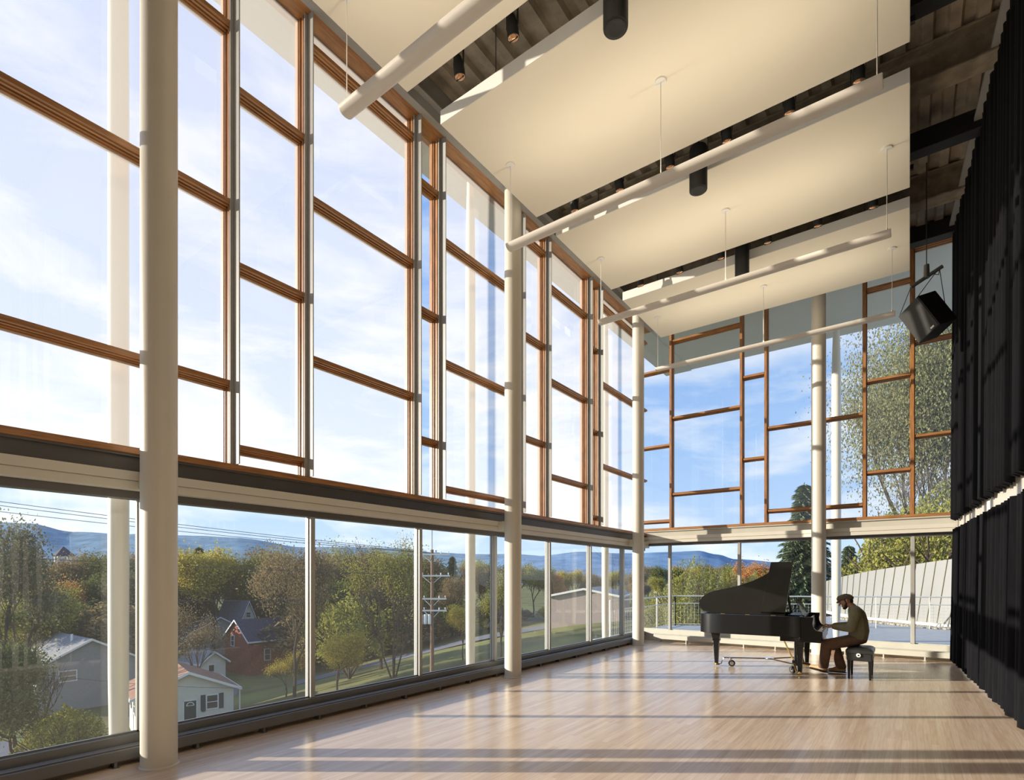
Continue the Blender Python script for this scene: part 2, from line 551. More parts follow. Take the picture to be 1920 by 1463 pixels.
# lower storey of the left wall: dark metal frame, clear glass
struct(MB().box((-5.66, YA, 2.30), (-5.545, YB, 2.37)).build('trim_6', M['dark'], bevel=0.005))
LM = [-3.2, -1.48, 0.24, 1.954, 3.67, 5.385, 7.107, 8.80, 10.457, 12.13]
edges = [Y0] + LM + [YG]
for i in range(len(edges) - 1):
    a, b = edges[i], edges[i + 1]
    root = struct(empty('window_%d' % win_no, (XG, (a + b) / 2, 0.23))); win_no += 1
    MB().box((XG - 0.014, a, 0.23), (XG + 0.006, b, 2.30)).build('pane', M['glass'], root)
    if i < len(edges) - 2:
        f = MB(); f.box((-5.66, b, 0.225), (-5.55, b + 0.055, 2.305)); f.box((-5.612, b - 0.012, 0.225), (-5.59, b + 0.067, 2.305))
        f.build('mullion', M['alu_m'], root)
    s = MB(); s.box((-5.66, a, 0.14), (-5.535, b, 0.222)); s.box((-5.612, a, 0.222), (-5.59, b, 0.236))
    s.build('sill', M['alu_s'], root)
struct(MB().box((-5.68, YA, 0.0), (-5.56, YB, 0.14)).build('baseboard_left', M['dark']))

# ------------------------------------------------------------------ glass end wall
def end_x(px, Y=YG):
    u = (px - 960.0) / FOC
    return Y * (-SY + CY * u) / (CY + SY * u)


def end_z(px, py, Y=YG):
    u = (px - 960.0) / FOC
    return EYE + (1084.0 - py) * (Y / (CY + SY * u)) / FOC


ZE_SILL, ZE_HEAD = 2.86, 8.30
verts = [end_x(p) for p in (1257, 1388, 1433.5, 1617, 1706)]
bars = [[end_z(1232, 839), end_z(1232, 979), end_z(1225, 700)],
        [end_z(1326, 774.6), end_z(1326, 922), end_z(1326, 626)],
        [end_z(1414, 706), end_z(1414, 861)],
        [(end_z(1482, 798.7) + end_z(1584, 782)) / 2, (end_z(1482, 957) + end_z(1583, 949)) / 2],
        [end_z(1668, 710), end_z(1668, 884), end_z(1667, 536)],
        [end_z(1755, 635.6), end_z(1755, 814.7), end_z(1755, 457)]]
XR = 1.22
xs = [XG] + verts + [XR]
for i in range(6):
    a, b = xs[i], xs[i + 1]
    root = struct(empty('window_%d' % win_no, ((a + b) / 2, YG, ZE_SILL))); win_no += 1
    if i < 5:
        m = MB()
        m.box((b, YG + 0.05, ZE_SILL), (b + 0.085, YG + 0.008, ZE_HEAD))
        m.box((b + 0.008, YG + 0.04, ZE_SILL), (b + 0.078, YG - 0.05, ZE_HEAD))
        m.box((b + 0.018, YG, ZE_SILL), (b + 0.068, YG - 0.12, ZE_HEAD))
        m.build('mullion', M['wood'], root)
    xa = a + 0.08 if i else a
    zs = sorted(bars[i])
    for z in zs:
        r = MB()
        r.box((xa, YG + 0.05, z - 0.05), (b + 0.01, YG + 0.008, z + 0.05))
        r.box((xa, YG + 0.04, z - 0.035), (b + 0.01, YG - 0.05, z + 0.035))
        r.box((xa, YG, z - 0.022), (b + 0.01, YG - 0.10, z + 0.024))
        r.build('transom', M['wood_x'], root)
    cuts = [ZE_SILL] + [q for z in zs for q in (z - 0.045, z + 0.045)] + [ZE_HEAD]
    for k in range(0, len(cuts), 2):
        MB().box((xa - 0.01, YG - 0.006, cuts[k]), (b + 0.01, YG + 0.012, cuts[k + 1])).build('pane', M['glass_end'], root)
E0, E1 = XG - 0.06, XR
struct(MB().box((E0, YG - 0.14, ZE_HEAD), (E1, YG + 0.08, ZE_HEAD + 0.09)).build('trim_7', M['wood_x']))
struct(MB().box((E0, YG - 0.10, ZE_HEAD + 0.09), (E1, YG + 0.08, DECK + 0.02)).build('trim_8', M['beam']))
struct(MB().box((E0, YG - 0.13, 2.80), (E1, YG + 0.06, ZE_SILL)).build('trim_9', M['wood_x'], bevel=0.006))
t = MB(); t.box((E0, YG - 0.07, 2.64), (E1, YG + 0.05, 2.80)); t.box((E0, YG - 0.12, 2.775), (E1, YG, 2.80))
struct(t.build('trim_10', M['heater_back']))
t = MB(); t.box((E0, YG - 0.20, 2.485), (E1, YG + 0.06, 2.555)); t.box((E0, YG - 0.19, 2.555), (E1, YG + 0.06, 2.562))
t.box((E0, YG - 0.21, 2.562), (E1, YG + 0.06, 2.64))
struct(t.build('trim_11', M['white']))
struct(MB().box((E0, YG - 0.06, 2.42), (E1, YG + 0.05, 2.485)).build('trim_12', M['dark'], bevel=0.005))
lxs = [XG] + [end_x(p) for p in (1254.5, 1384.5, 1533, 1708.5)] + [XR]
for i in range(5):
    a, b = lxs[i], lxs[i + 1]
    root = struct(empty('window_%d' % win_no, ((a + b) / 2, YG, 0.3))); win_no += 1
    MB().box((a, YG - 0.006, 0.30), (b, YG + 0.014, 2.42)).build('pane', M['glass'], root)
    if i < 4:
        f = MB(); f.box((b, YG - 0.07, 0.295), (b + 0.055, YG + 0.05, 2.425)); f.box((b - 0.012, YG - 0.03, 0.295), (b + 0.067, YG - 0.008, 2.425))
        f.build('mullion', M['alu_m'], root)
    s = MB(); s.box((a, YG - 0.08, 0.17), (b, YG + 0.05, 0.292)); s.box((a, YG - 0.03, 0.292), (b, YG - 0.008, 0.306))
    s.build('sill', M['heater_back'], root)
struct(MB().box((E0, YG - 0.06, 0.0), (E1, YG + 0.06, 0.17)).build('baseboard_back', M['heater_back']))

# white band that carries on round the corner behind the curtains
struct(MB().box((1.06, Y0, 2.42), (1.22, YG - 0.2, 2.86)).build('trim_13', M['white']))

# ------------------------------------------------------------------ roof overhang outside
struct(MB().box((-6.56, Y0 - 0.15, 8.35), (-5.72, 17.7, 8.95)).build('roof_overhang_left', M['soffit']))
struct(MB().box((-5.72, YG + 0.10, 8.38), (3.5, 17.7, 8.95)).build('roof_overhang_back', M['soffit']))
struct(MB().box((-5.72, Y0 - 0.15, DECK + 0.32), (1.36, YG + 0.12, 8.95)).build('roof_slab', M['soffit']))

# ================================================================== fin-tube heaters along the glass
def heater_run(name, label, p0, p1, axis, m, z0, z1, legs):
    root = empty(name, p0)
    tag(root, label, 'heater')
    c = MB()
    if axis == 'y':
        x0 = p0[0]
        c.box((x0 - 0.13, p0[1], z0), (x0, p1[1], z1))
        c.box((x0 - 0.125, p0[1], z1), (x0 - 0.03, p1[1], z1 + 0.012))
        c.build('cover', m, root, bevel=0.012)
        for y in legs:
            MB().box((x0 - 0.10, y, 0.0), (x0 - 0.01, y + 0.022, z0 + 0.01)).box((x0 - 0.10, y - 0.012, 0), (x0 + 0.004, y + 0.034, 0.006)).build('leg', m, root)
    else:
        y0 = p0[1]
        c.box((p0[0], y0, z0), (p1[0], y0 + 0.13, z1))
        c.box((p0[0], y0 + 0.03, z1), (p1[0], y0 + 0.125, z1 + 0.012))
        c.build('cover', m, root, bevel=0.012)
        for x in legs:
            MB().box((x, y0 + 0.01, 0), (x + 0.022, y0 + 0.10, z0 + 0.01)).box((x - 0.012, y0 - 0.004, 0), (x + 0.034, y0 + 0.10, 0.006)).build('leg', m, root)
    return root


heater_run('baseboard_heater', 'long dark grey heater low along the window wall beside the columns', (-5.37, Y0 + 0.1, 0), (-5.37, YG - 0.45, 0), 'y',
           M['heater'], 0.05, 0.145, [0.4 + 0.652 * k for k in range(20)])
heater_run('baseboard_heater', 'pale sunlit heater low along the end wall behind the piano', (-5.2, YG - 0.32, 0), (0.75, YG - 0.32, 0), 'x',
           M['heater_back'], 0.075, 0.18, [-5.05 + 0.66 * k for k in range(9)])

# ================================================================== columns
def column(name, label, x, y, z0, z1, r, taper=0.0, ring=True, group=None):
    root = empty(name, (x, y, z0))
    tag(root, label, 'column', group)
    h = z1 - z0
    if taper:
        prof = [(r * taper, 0), (r * (taper + 0.55 * (1 - taper)), h * 0.07), (r * 0.97, h * 0.16), (r, h * 0.28), (r, h * 0.72),
                (r * 0.97, h * 0.84), (r * (taper + 0.55 * (1 - taper)), h * 0.93), (r * taper, h)]
    else:
        prof = [(r, 0), (r, h)]
    MB().lathe(prof, (x, y, z0), 40).build('shaft', M['column'], root, smooth=True)
    if ring:
        MB().lathe([(r + 0.012, 0), (r + 0.012, 0.012), (r + 0.004, 0.02)], (x, y, z0), 40).build('base_ring', M['column'], root, smooth=True)
    return root


R = 0.137
cols = [(-5.16, 1.958), (-5.17, 7.09), (-5.22, 12.23)]
labs = ['thick round cream column nearest the viewer, in front of the window wall',
        'round cream column halfway down the window wall',
        'round cream column at the corner of the two glass walls']
for (x, y), lb in zip(cols, labs):
    c = column('column', lb, x, y, 0.0, Z_HEAD + 0.45, R)
    b = MB(); b.box((-5.44, y - 0.06, 2.38), (x, y + 0.06, 2.52)); b.build('bracket', M['white'], c)
cx = end_x(1535, 13.02)
c = column('column', 'round cream column behind the pianist at the end wall', cx, 13.02, 0.0, DECK, R)
MB().box((cx - 0.06, 13.02, 2.49), (cx + 0.06, YG - 0.2, 2.63)).build('bracket', M['white'], c)
for y, lb in ((1.905, 'tapering white column outdoors beyond the nearest window bay'),
              (6.90, 'tapering white column outdoors beyond the middle of the window wall'),
              (11.87, 'tapering white column outdoors near the glass corner')):
    column('outdoor_column', lb, -5.91, y, -0.75, 8.35, 0.083, 0.62, ring=False)
column('outdoor_column', 'tapering white column on the terrace behind the pianist', end_x(1568, 16.9), 16.9, -0.10, 8.38, 0.115, 0.6, ring=False)
# narrow ledge outside that the outdoor columns stand on
struct(MB().box((-6.65, Y0, -0.95), (-5.70, YG + 1.2, -0.75)).build('ledge_floor', M['paving']))

# ================================================================== ceiling: panels, pendants, lamps, speakers
PZ, PT = 7.30, 0.17
PX0, PX1 = -4.75, 0.0
for (ya, yb), lb in zip(((2.30, 4.41), (4.98, 7.15), (7.74, 9.82), (10.35, 12.47)),
                        ('cream acoustic ceiling panel nearest the viewer, cut by the top of the picture',
                         'cream acoustic ceiling panel, second from the viewer and largest in view',
                         'cream acoustic ceiling panel, third from the viewer, above the middle row of pendants',
                         'cream acoustic ceiling panel nearest the glass end wall')):
    root = empty('acoustic_panel', ((PX0 + PX1) / 2, (ya + yb) / 2, PZ))
    tag(root, lb, 'ceiling panel')
    MB().box((PX0, ya, PZ), (PX1, yb, PZ + 0.02)).build('soffit_board', M['panel'], root)
    e_ = MB()
    zb_ = PZ + 0.003
    e_.box((PX0 - 0.005, ya - 0.006, zb_), (PX1 + 0.005, ya + 0.018, PZ + PT)).box((PX0 - 0.005, yb - 0.018, zb_), (PX1 + 0.005, yb + 0.006, PZ + PT))
    e_.box((PX0 - 0.006, ya, zb_), (PX0 + 0.018, yb, PZ + PT)).box((PX1 - 0.018, ya, zb_), (PX1 + 0.006, yb, PZ + PT))
    e_.build('edge_band', M['panel_edge'], root)
    for hx in (PX0 + 0.6, (PX0 + PX1) / 2, PX1 - 0.6):
        for hy in (ya + 0.35, yb - 0.35):
            MB().tube([(hx, hy, PZ + 0.02), (hx, hy, DECK + 0.02)], 0.006, 6).build('hanger_rod', M['wire_dark'], root)

# long pendant uplights, softly lit
UPLIGHT = 13.5

def pendant(y, label, detail=True):
    x0, x1, z = -4.46, -0.20, 6.15
    root = empty('pendant_light', ((x0 + x1) / 2, y, z))
    tag(root, label, 'pendant light', 'long pendants under the ceiling panels')
    # section: a shallow round-bottomed trough
    sec = [(-0.084, 0.031), (-0.082, 0.012), (-0.068, -0.011), (-0.043, -0.027), (0, -0.034), (0.043, -0.027), (0.068, -0.011), (0.082, 0.012), (0.084, 0.031),
           (0.078, 0.033), (0.050, 0.003), (-0.050, 0.003), (-0.078, 0.033)]
    n = len(sec)
    v = [(x0, y + a, z + b) for a, b in sec] + [(x1, y + a, z + b) for a, b in sec]
    f = [(k, (k + 1) % n, n + (k + 1) % n, n + k) for k in range(n)] + [tuple(range(n))[::-1], tuple(range(n, 2 * n))]
    MB().add(v, f).build('housing', M['tube'], root, smooth=True, auto=35, recalc=True)
    for xe, dx in ((x0, -0.006), (x1, 0.006)):
        v = [(xe, y + a * 0.97, z + b * 0.97) for a, b in sec] + [(xe + dx, y + a * 0.95, z + b * 0.95) for a, b in sec]
        MB().add(v, f).build('end_cap', M['tube'], root, recalc=True)
    al = bpy.data.lights.new('uplight', 'AREA'); al.shape = 'RECTANGLE'; al.size = x1 - x0 - 0.2; al.size_y = 0.085
    al.energy = UPLIGHT; al.color = (1.0, 0.88, 0.68); al.spread = radians(170)
    ao = bpy.data.objects.new('uplight', al); COL.objects.link(ao); ao.parent = root
    ao.location = (0, 0, 0.012); ao.rotation_euler = (pi, 0, 0)
    for xc in (x0 + 0.02, -2.30, x1 - 0.04):
        c = MB().tube([(xc, y, z + 0.003), (xc, y, PZ)], 0.0055, 6).build('suspension_cable', M['wire'], root)
        MB().tube([(xc, y, z + 0.04), (xc, y, z + 0.085)], 0.011, 8).build('cable_grip', M['tube'], c)
        MB().lathe([(0.062, -0.018), (0.066, -0.006), (0.066, 0.0)], (xc, y, PZ), 20).build('ceiling_rose', M['panel_edge'], root, smooth=True)


pendant(3.33, 'long white pendant light nearest the viewer, its end seen in front of the tall windows')
pendant(6.03, 'long white pendant light, second from the viewer, crossing in front of the halfway column')
pendant(8.75, 'long white pendant light, third from the viewer')
pendant(11.46, 'long white pendant light farthest from the viewer, in front of the glass end wall')

# lighting tracks with spotlights in the gaps between the panels
rows = [(4.69, [-4.14, -3.385, -2.63], 'gap nearest the viewer'),
        (7.45, [-4.21, -3.45, -2.69, -1.93, -1.19, -0.47], 'middle gap'),
        (10.10, [-4.24, -3.47, -2.72, -1.95, -1.20, -0.45], 'gap nearest the end wall')]
ordn = ['first', 'second', 'third', 'fourth', 'fifth', 'sixth']


def make_spot():
    root = empty('spotlight', (0, 0, 0))
    MB().tube([(0, 0, 0.16), (0, 0, 0.24)], 0.014, 8).box((-0.03, -0.02, 0.225), (0.03, 0.02, 0.26)).build('stem', M['black'], root, local=True)
    y_ = MB(); y_.box((-0.072, -0.012, 0.0), (-0.066, 0.012, 0.175)).box((0.066, -0.012, 0.0), (0.072, 0.012, 0.175)).box((-0.072, -0.012, 0.169), (0.072, 0.012, 0.175))
    y_.build('yoke', M['black'], root, local=True)
    t_ = Matrix.Rotation(radians(12), 4, 'X')
    c = MB().lathe([(0.030, 0.115), (0.045, 0.09), (0.060, 0.03), (0.064, -0.02), (0.064, -0.10)][::-1], (0, 0, 0), 20)
    c.v = [tuple(t_ @ Vector(p)) for p in c.v]
    can = c.build('lamp_can', M['black'], root, local=True, smooth=True, recalc=True)
    l = MB().lathe([(0.02, -0.118), (0.045, -0.112), (0.057, -0.1005)], (0, 0, 0), 20)
    l.box((-0.056, -0.004, -0.121), (0.056, 0.004, -0.112), 1)
    l.v = [tuple(t_ @ Vector(p)) for p in l.v]
    l.build('lens', [M['lamp'], M['black']], can, local=True, smooth=True, recalc=True)
    return root


proto = None
for ri, (y, xs_, where) in enumerate(rows):
    root = empty('lighting_track', (-2.3, y - 0.06, 7.70))
    tag(root, 'black lighting track in the %s between ceiling panels' % where, 'lighting track')
    b = MB().box((-4.45, y - 0.085, 7.68), (0.05, y - 0.035, 7.745)).build('rail', M['black'], root)
    for hx in (-4.2, -2.9, -1.6, -0.3):
        MB().tube([(hx, y - 0.06, 7.74), (hx, y - 0.06, DECK + 0.02)], 0.008, 6).build('hanger_rod', M['black'], root)
    for k, sx in enumerate(xs_):
        o = make_spot() if proto is None else copy_tree(proto)
        if proto is None: proto = o
        o.location = (sx, y - 0.06, 7.42)
        tag(o, 'black spotlight in the %s, %s from the window wall' % (where.replace('gap', 'ceiling gap'), ordn[k]), 'spotlight', 'spotlights on the ceiling tracks')

# black girders above the gaps and brown sprayed beams
for k, (y, xa) in enumerate(((4.86, -2.45), (7.55, -3.25), (10.12, -3.95), (12.85, -4.6))):
    struct(MB().box((xa, y - 0.06, 7.95), (1.2, y + 0.16, 8.24)).build('girder_beam_%d' % (k + 1), M['black'], bevel=0.01))
for k, y in enumerate((3.3, 6.25, 8.95, 11.75)):
    t = MB(); t.box((-5.3, y - 0.16, 8.02), (1.2, y + 0.16, 8.06)); t.box((-5.3, y - 0.025, 8.06), (1.2, y + 0.025, DECK)); t.box((-5.3, y - 0.16, DECK - 0.04), (1.2, y + 0.16, DECK))
    struct(t.build('roof_beam_%d' % (k + 1), M['beam'], bevel=0.012))
# pipe with a clamp near the curtain
pr = empty('ceiling_pipe', (0.62, 4.0, 8.15)); tag(pr, 'black ceiling pipe with a clamp running beside the curtain track', 'pipe')
MB().tube([(0.62, 1.0, 8.15), (0.62, 6.55, 8.15)], 0.045, 12).build('pipe_run', M['black'], pr, smooth=True)
MB().box((0.54, 6.50, 8.07), (0.70, 6.62, 8.24)).tube([(0.62, 6.56, 8.12), (1.1, 6.56, 8.12)], 0.04, 10).build('elbow', M['black'], pr)
MB().tube([(0.62, 6.5, 8.2), (0.62, 6.5, DECK)], 0.012, 6).build('hanger_rod', M['wire_dark'], pr)

# round pendant speakers
for (x, y, zb), lb in zip(((-2.26, 4.76, 6.84), (-2.33, 7.50, 6.90), (-2.38, 10.12, 6.92)),
                          ('black cylinder loudspeaker at the top edge of the picture', 'black cylinder loudspeaker half hidden by the second pendant light',
                           'black cylinder loudspeaker above the third pendant light')):
    root = empty('cylinder_speaker', (x, y, zb)); tag(root, lb, 'loudspeaker', 'cylinder loudspeakers between ceiling panels')
    r = 0.118
    MB().lathe([(r - 0.02, 0.0), (r - 0.002, 0.004), (r, 0.02), (r, 0.56), (r - 0.01, 0.585), (0.03, 0.59)], (x, y, zb), 32).build('housing', M['black'], root, smooth=True)
    MB().lathe([(0.066, -0.002), (0.078, -0.006), (r - 0.022, -0.003), (r - 0.02, 0.004)], (x, y, zb), 32).build('grille', M['grille'], root, smooth=True)
    MB().tube([(x, y, zb + 0.58), (x, y, DECK)], 0.016, 8).build('hanger_rod', M['black'], root)

# hung loudspeaker cabinet by the curtain
SPX, SPY, SPZ = 0.24, 11.35, 5.93
root = empty('hanging_speaker', (SPX, SPY, SPZ)); tag(root, 'black box loudspeaker hung from the ceiling on cables, tilted down, beside the curtain', 'loudspeaker')
Rm = Matrix.Rotation(radians(-28), 3, 'Y') @ Matrix.Rotation(radians(43), 3, 'Z')
C0 = Vector((SPX, SPY, SPZ))


def spk(p): return C0 + Rm @ (Vector(p) * 0.93)


BXF = [(0, 3, 2, 1), (4, 5, 6, 7), (0, 1, 5, 4), (1, 2, 6, 5), (2, 3, 7, 6), (3, 0, 4, 7)]


def sbox(x0, x1, y0, y1, z0, z1):
    return MB().add([spk(p) for p in [(x0, y0, z0), (x1, y0, z0), (x1, y1, z0), (x0, y1, z0), (x0, y0, z1), (x1, y0, z1), (x1, y1, z1), (x0, y1, z1)]], BXF)


sbox(-0.20, 0.20, -0.235, 0.235, -0.33, 0.33).build('cabinet', M['black'], root, bevel=0.012)
sbox(-0.212, -0.200, -0.22, 0.22, -0.315, 0.315).build('grille', M['grille'], root)
sbox(-0.219, -0.211, -0.16, -0.09, -0.29, -0.262).build('badge_plate', M['wire'], root)
BZ = SPZ + 0.66
bar0, bar1 = Vector((SPX - 0.22, SPY - 0.02, BZ - 0.10)), Vector((SPX + 0.20, SPY + 0.02, BZ + 0.13))
MB().tube([bar0, bar1], 0.032, 8).build('spreader_bar', M['hang'], root)
mid = (bar0 + bar1) / 2
MB().tube([mid + Vector((0, 0, -0.02)), mid + Vector((0, 0, 0.20))], [0.045, 0.038], 8).build('hoist_clamp', M['hang'], root)
MB().tube([mid + Vector((0, 0, 0.2)), (mid.x, mid.y, DECK)], 0.008, 6).build('hanging_cable', M['wire_dark'], root)
for a_, b_ in ((bar0, spk((-0.19, 0.22, 0.32))), (bar0, spk((-0.19, -0.12, 0.32))), (bar1 - Vector((0.05, 0, 0.02)), spk((-0.19, -0.22, 0.32))), (bar1 - Vector((0.04, 0, 0.02)), spk((0.19, -0.22, 0.02)))):
    MB().tube([a_, b_], 0.006, 6).build('sling', M['wire_dark'], root)
MB().tube([bar1 + Vector((-0.08, 0, -0.03)), bar1 + Vector((-0.10, 0, -0.10)), bar1 + Vector((-0.05, 0, -0.12)), bar1 + Vector((-0.04, 0, -0.04))], 0.009, 6).build('shackle', M['hang'], root)

# ================================================================== curtains
def cx_at(y): return 0.97 - 0.0534 * (y - 7.76)


def curtain(name, label, ya, yb, z0, z1, off, amp, seed, hem_wave, flare=0.0):
    rnd = random.Random(seed)
    root = empty(name, (cx_at((ya + yb) / 2), (ya + yb) / 2, z0)); tag(root, label, 'curtain')
    # irregular fold positions
    ysn = [ya]; y = ya
    while y < yb:
        y += rnd.uniform(0.13, 0.24); ysn.append(min(y, yb))
    ph = [0]; 
    pts = []
    sgn = 1
    for i in range(len(ysn) - 1):
        a, b = ysn[i], ysn[i + 1]
        am = amp * rnd.uniform(0.65, 1.15)
        for k in range(8):
            t_ = k / 8
            pts.append((a + (b - a) * t_, -am * (0.5 - 0.5 * cos(2 * pi * t_)) , i))
    pts.append((yb, 0, len(ysn) - 2))
    nz_ = 26
    v = []; n = len(pts)
    dz = [rnd.uniform(-1, 1) for _ in range(len(ysn))]
    tw = [rnd.uniform(-1, 1) for _ in range(len(ysn))]
    for j in range(nz_ + 1):
        t_ = j / nz_
        for (y, o, i) in pts:
            k = 1.0 - 0.35 * t_
            hem = hem_wave * (0.6 * dz[i] + o / amp * -0.8) * (1 - t_) ** 3
            z = z0 + (z1 - z0) * t_ + hem
            yy = y + 0.018 * tw[i] * sin(3 * t_ * pi + i)
            v.append((cx_at(yy) + off + o * k - flare * (1 - t_) ** 2, yy, z))
    f = []
    for j in range(nz_):
        for i in range(n - 1):
            f.append((j * n + i, (j + 1) * n + i, (j + 1) * n + i + 1, j * n + i + 1))
    o_ = MB().add(v, f).build('drape', M['velvet'], root, smooth=True, auto=80)
    so_ = o_.modifiers.new('cloth_thickness', 'SOLIDIFY'); so_.thickness = 0.006; so_.offset = 1.0
    return root


up = curtain('upper_curtain', 'tall black curtain hanging from the ceiling down to the white ledge', 1.2, 13.08, 2.68, 8.08, 0.02, 0.10, 3, 0.05)
lo = curtain('lower_curtain', 'black curtain hanging from the white ledge to the floor', 1.2, 13.10, 0.055, 2.50, 0.02, 0.10, 5, 0.025)
tr = MB()
ya, yb = 1.2, 13.1
for za, zb, wd in ((8.06, 8.11, 0.045),):
    tr.add([(cx_at(ya) - 0.11, ya, za), (cx_at(ya) + wd, ya, za), (cx_at(yb) + wd, yb, za), (cx_at(yb) - 0.11, yb, za),
            (cx_at(ya) - 0.11, ya, zb), (cx_at(ya) + wd, ya, zb), (cx_at(yb) + wd, yb, zb), (cx_at(yb) - 0.11, yb, zb)],
           [(0, 3, 2, 1), (4, 5, 6, 7), (0, 1, 5, 4), (1, 2, 6, 5), (2, 3, 7, 6), (3, 0, 4, 7)])
tr.build('curtain_track', M['steel'], up)
# white ledge band follows the curtain line just behind the hems
lg = MB()
for za, zb, i0 in ((2.46, 2.80, 0.055),):
    y1_ = YG - 0.21
    lg.add([(cx_at(ya) + i0, ya, za), (1.22, ya, za), (1.22, y1_, za), (cx_at(y1_) + i0, y1_, za),
            (cx_at(ya) + i0, ya, zb), (1.22, ya, zb), (1.22, y1_, zb), (cx_at(y1_) + i0, y1_, zb)],
           [(0, 3, 2, 1), (4, 5, 6, 7), (0, 1, 5, 4), (1, 2, 6, 5), (2, 3, 7, 6), (3, 0, 4, 7)])
struct(lg.build('trim_14', M['white']))

# ================================================================== grand piano
PR = empty('grand_piano', (-1.12, 9.93, 0.0), radians(3))
tag(PR, 'black grand piano with its lid propped open, keyboard towards the seated man', 'piano')
ZT, ZB = 0.965, 0.625
OUT = [(-0.30, 0.0), (-1.50, 0.0), (-1.72, 0.015), (-1.86, 0.07), (-1.94, 0.17), (-1.965, 0.30), (-1.94, 0.43), (-1.86, 0.545), (-1.74, 0.62),
       (-1.56, 0.69), (-1.36, 0.78), (-1.17, 0.90), (-1.00, 1.06), (-0.86, 1.24), (-0.74, 1.38), (-0.60, 1.455), (-0.45, 1.475), (-0.30, 1.475)]


def inset(poly, d):
    cxp = sum(p[0] for p in poly) / len(poly); cyp = sum(p[1] for p in poly) / len(poly)
    r = []
    n = len(poly)
    for i in range(n):
        a, b, c = Vector(poly[i - 1]), Vector(poly[i]), Vector(poly[(i + 1) % n])
        t = ((c - b).normalized() + (b - a).normalized()).normalized()
        nrm = Vector((-t.y, t.x))
        if nrm.dot(Vector((cxp, cyp)) - b) < 0: nrm = -nrm
        q = b + nrm * d
        r.append((q.x, q.y))
    return r


IN = inset(OUT, 0.055)
n = len(OUT)
v = [(x, y, ZB) for x, y in OUT] + [(x, y, ZT) for x, y in OUT] + [(x, y, ZT) for x, y in IN] + [(x, y, ZT - 0.14) for x, y in IN]
f = [tuple(range(n))]
for k in range(n):
    k2 = (k + 1) % n
    f += [(k, k2, n + k2, n + k), (n + k, n + k2, 2 * n + k2, 2 * n + k), (2 * n + k, 2 * n + k2, 3 * n + k2, 3 * n + k)]
f.append(tuple(3 * n + k for k in range(n)))
MB().add(v, f).build('rim', M['black_gloss'], PR, local=True, recalc=True, smooth=True, auto=35, bevel=0.006)
# iron plate and strings deck seen under the lid
pl = MB().prism(inset(OUT, 0.07), ZT - 0.139, ZT - 0.115)
pl.build('iron_plate', M['brass'], PR, local=True)
# cheeks with the stepped, curved arm profile
prof = [(-0.32, ZB - 0.01), (-0.02, ZB - 0.01), (0.0, ZB + 0.01), (0.0, 0.735), (-0.06, 0.742), (-0.095, 0.755), (-0.12, 0.785), (-0.135, 0.83), (-0.14, 0.88),
        (-0.13, 0.93), (-0.13, ZT), (-0.32, ZT)]
for y0 in (0.0, 1.415):
    m = MB(); nn = len(prof)
    m.add([(x, y0, z) for x, z in prof] + [(x, y0 + 0.06, z) for x, z in prof],
          [tuple(range(nn)), tuple(range(nn, 2 * nn))[::-1]] + [(k, nn + k, nn + (k + 1) % nn, (k + 1) % nn) for k in range(nn)])
    m.build('cheek', M['black_gloss'], PR, local=True, recalc=True, bevel=0.004)
MB().box((-0.34, 0.02, ZB - 0.05), (-0.005, 1.455, ZB + 0.03)).build('keybed', M['black_gloss'], PR, local=True, bevel=0.006)
MB().box((-0.03, 0.06, ZB + 0.03), (-0.005, 1.415, 0.712)).build('key_slip', M['black_gloss'], PR, local=True, bevel=0.003)
k = MB(); kb = MB()
nk = 52; w0 = (1.415 - 0.06 - 0.13) / nk
for i in range(nk):
    y = 0.125 + i * w0
    k.box((-0.175, y + 0.0006, 0.69), (-0.032, y + w0 - 0.0006, 0.722))
    if (i % 7) in (0, 2, 3, 5, 6) and i < nk - 1:
        kb.box((-0.18, y + w0 - 0.006, 0.715), (-0.085, y + w0 + 0.006, 0.735))
kk = k.build('white_keys', M['ivory'], PR, local=True)
kb.build('black_keys', M['black_gloss'], PR, local=True)
for y0 in (0.062, 1.352):
    MB().box((-0.18, y0, ZB + 0.03), (-0.03, y0 + 0.06, 0.735)).build('key_block', M['black_gloss'], PR, local=True, bevel=0.004)
# fallboard: a curved board standing behind the keys
fb = []
for a in range(9):
    t_ = a / 8
    fb.append((-0.185 - 0.075 * sin(t_ * pi / 2) ** 2 + 0.03 * (1 - cos(t_ * pi)), 0.725 + 0.20 * t_))
m = MB(); nn = len(fb)
m.add([(x, 0.062, z) for x, z in fb] + [(x, 1.413, z) for x, z in fb] + [(x - 0.02, 0.062, z) for x, z in fb] + [(x - 0.02, 1.413, z) for x, z in fb],
      [(i, nn + i, nn + i + 1, i + 1) for i in range(nn - 1)] + [(2 * nn + i, 2 * nn + i + 1, 3 * nn + i + 1, 3 * nn + i) for i in range(nn - 1)] +
      [(nn - 1, 2 * nn - 1, 4 * nn - 1, 3 * nn - 1), (0, 2 * nn, 3 * nn, nn)])
m.build('fallboard', M['black_gloss'], PR, local=True, smooth=True, recalc=True)
# lid: main leaf hinged on the straight side, front leaf folded back on it
TH = radians(36.5)
XF = -0.54


def lidp(x, y, z):
    zz = z
    return (x, y * cos(TH) - zz * sin(TH), ZT + 0.012 + y * sin(TH) + zz * cos(TH))


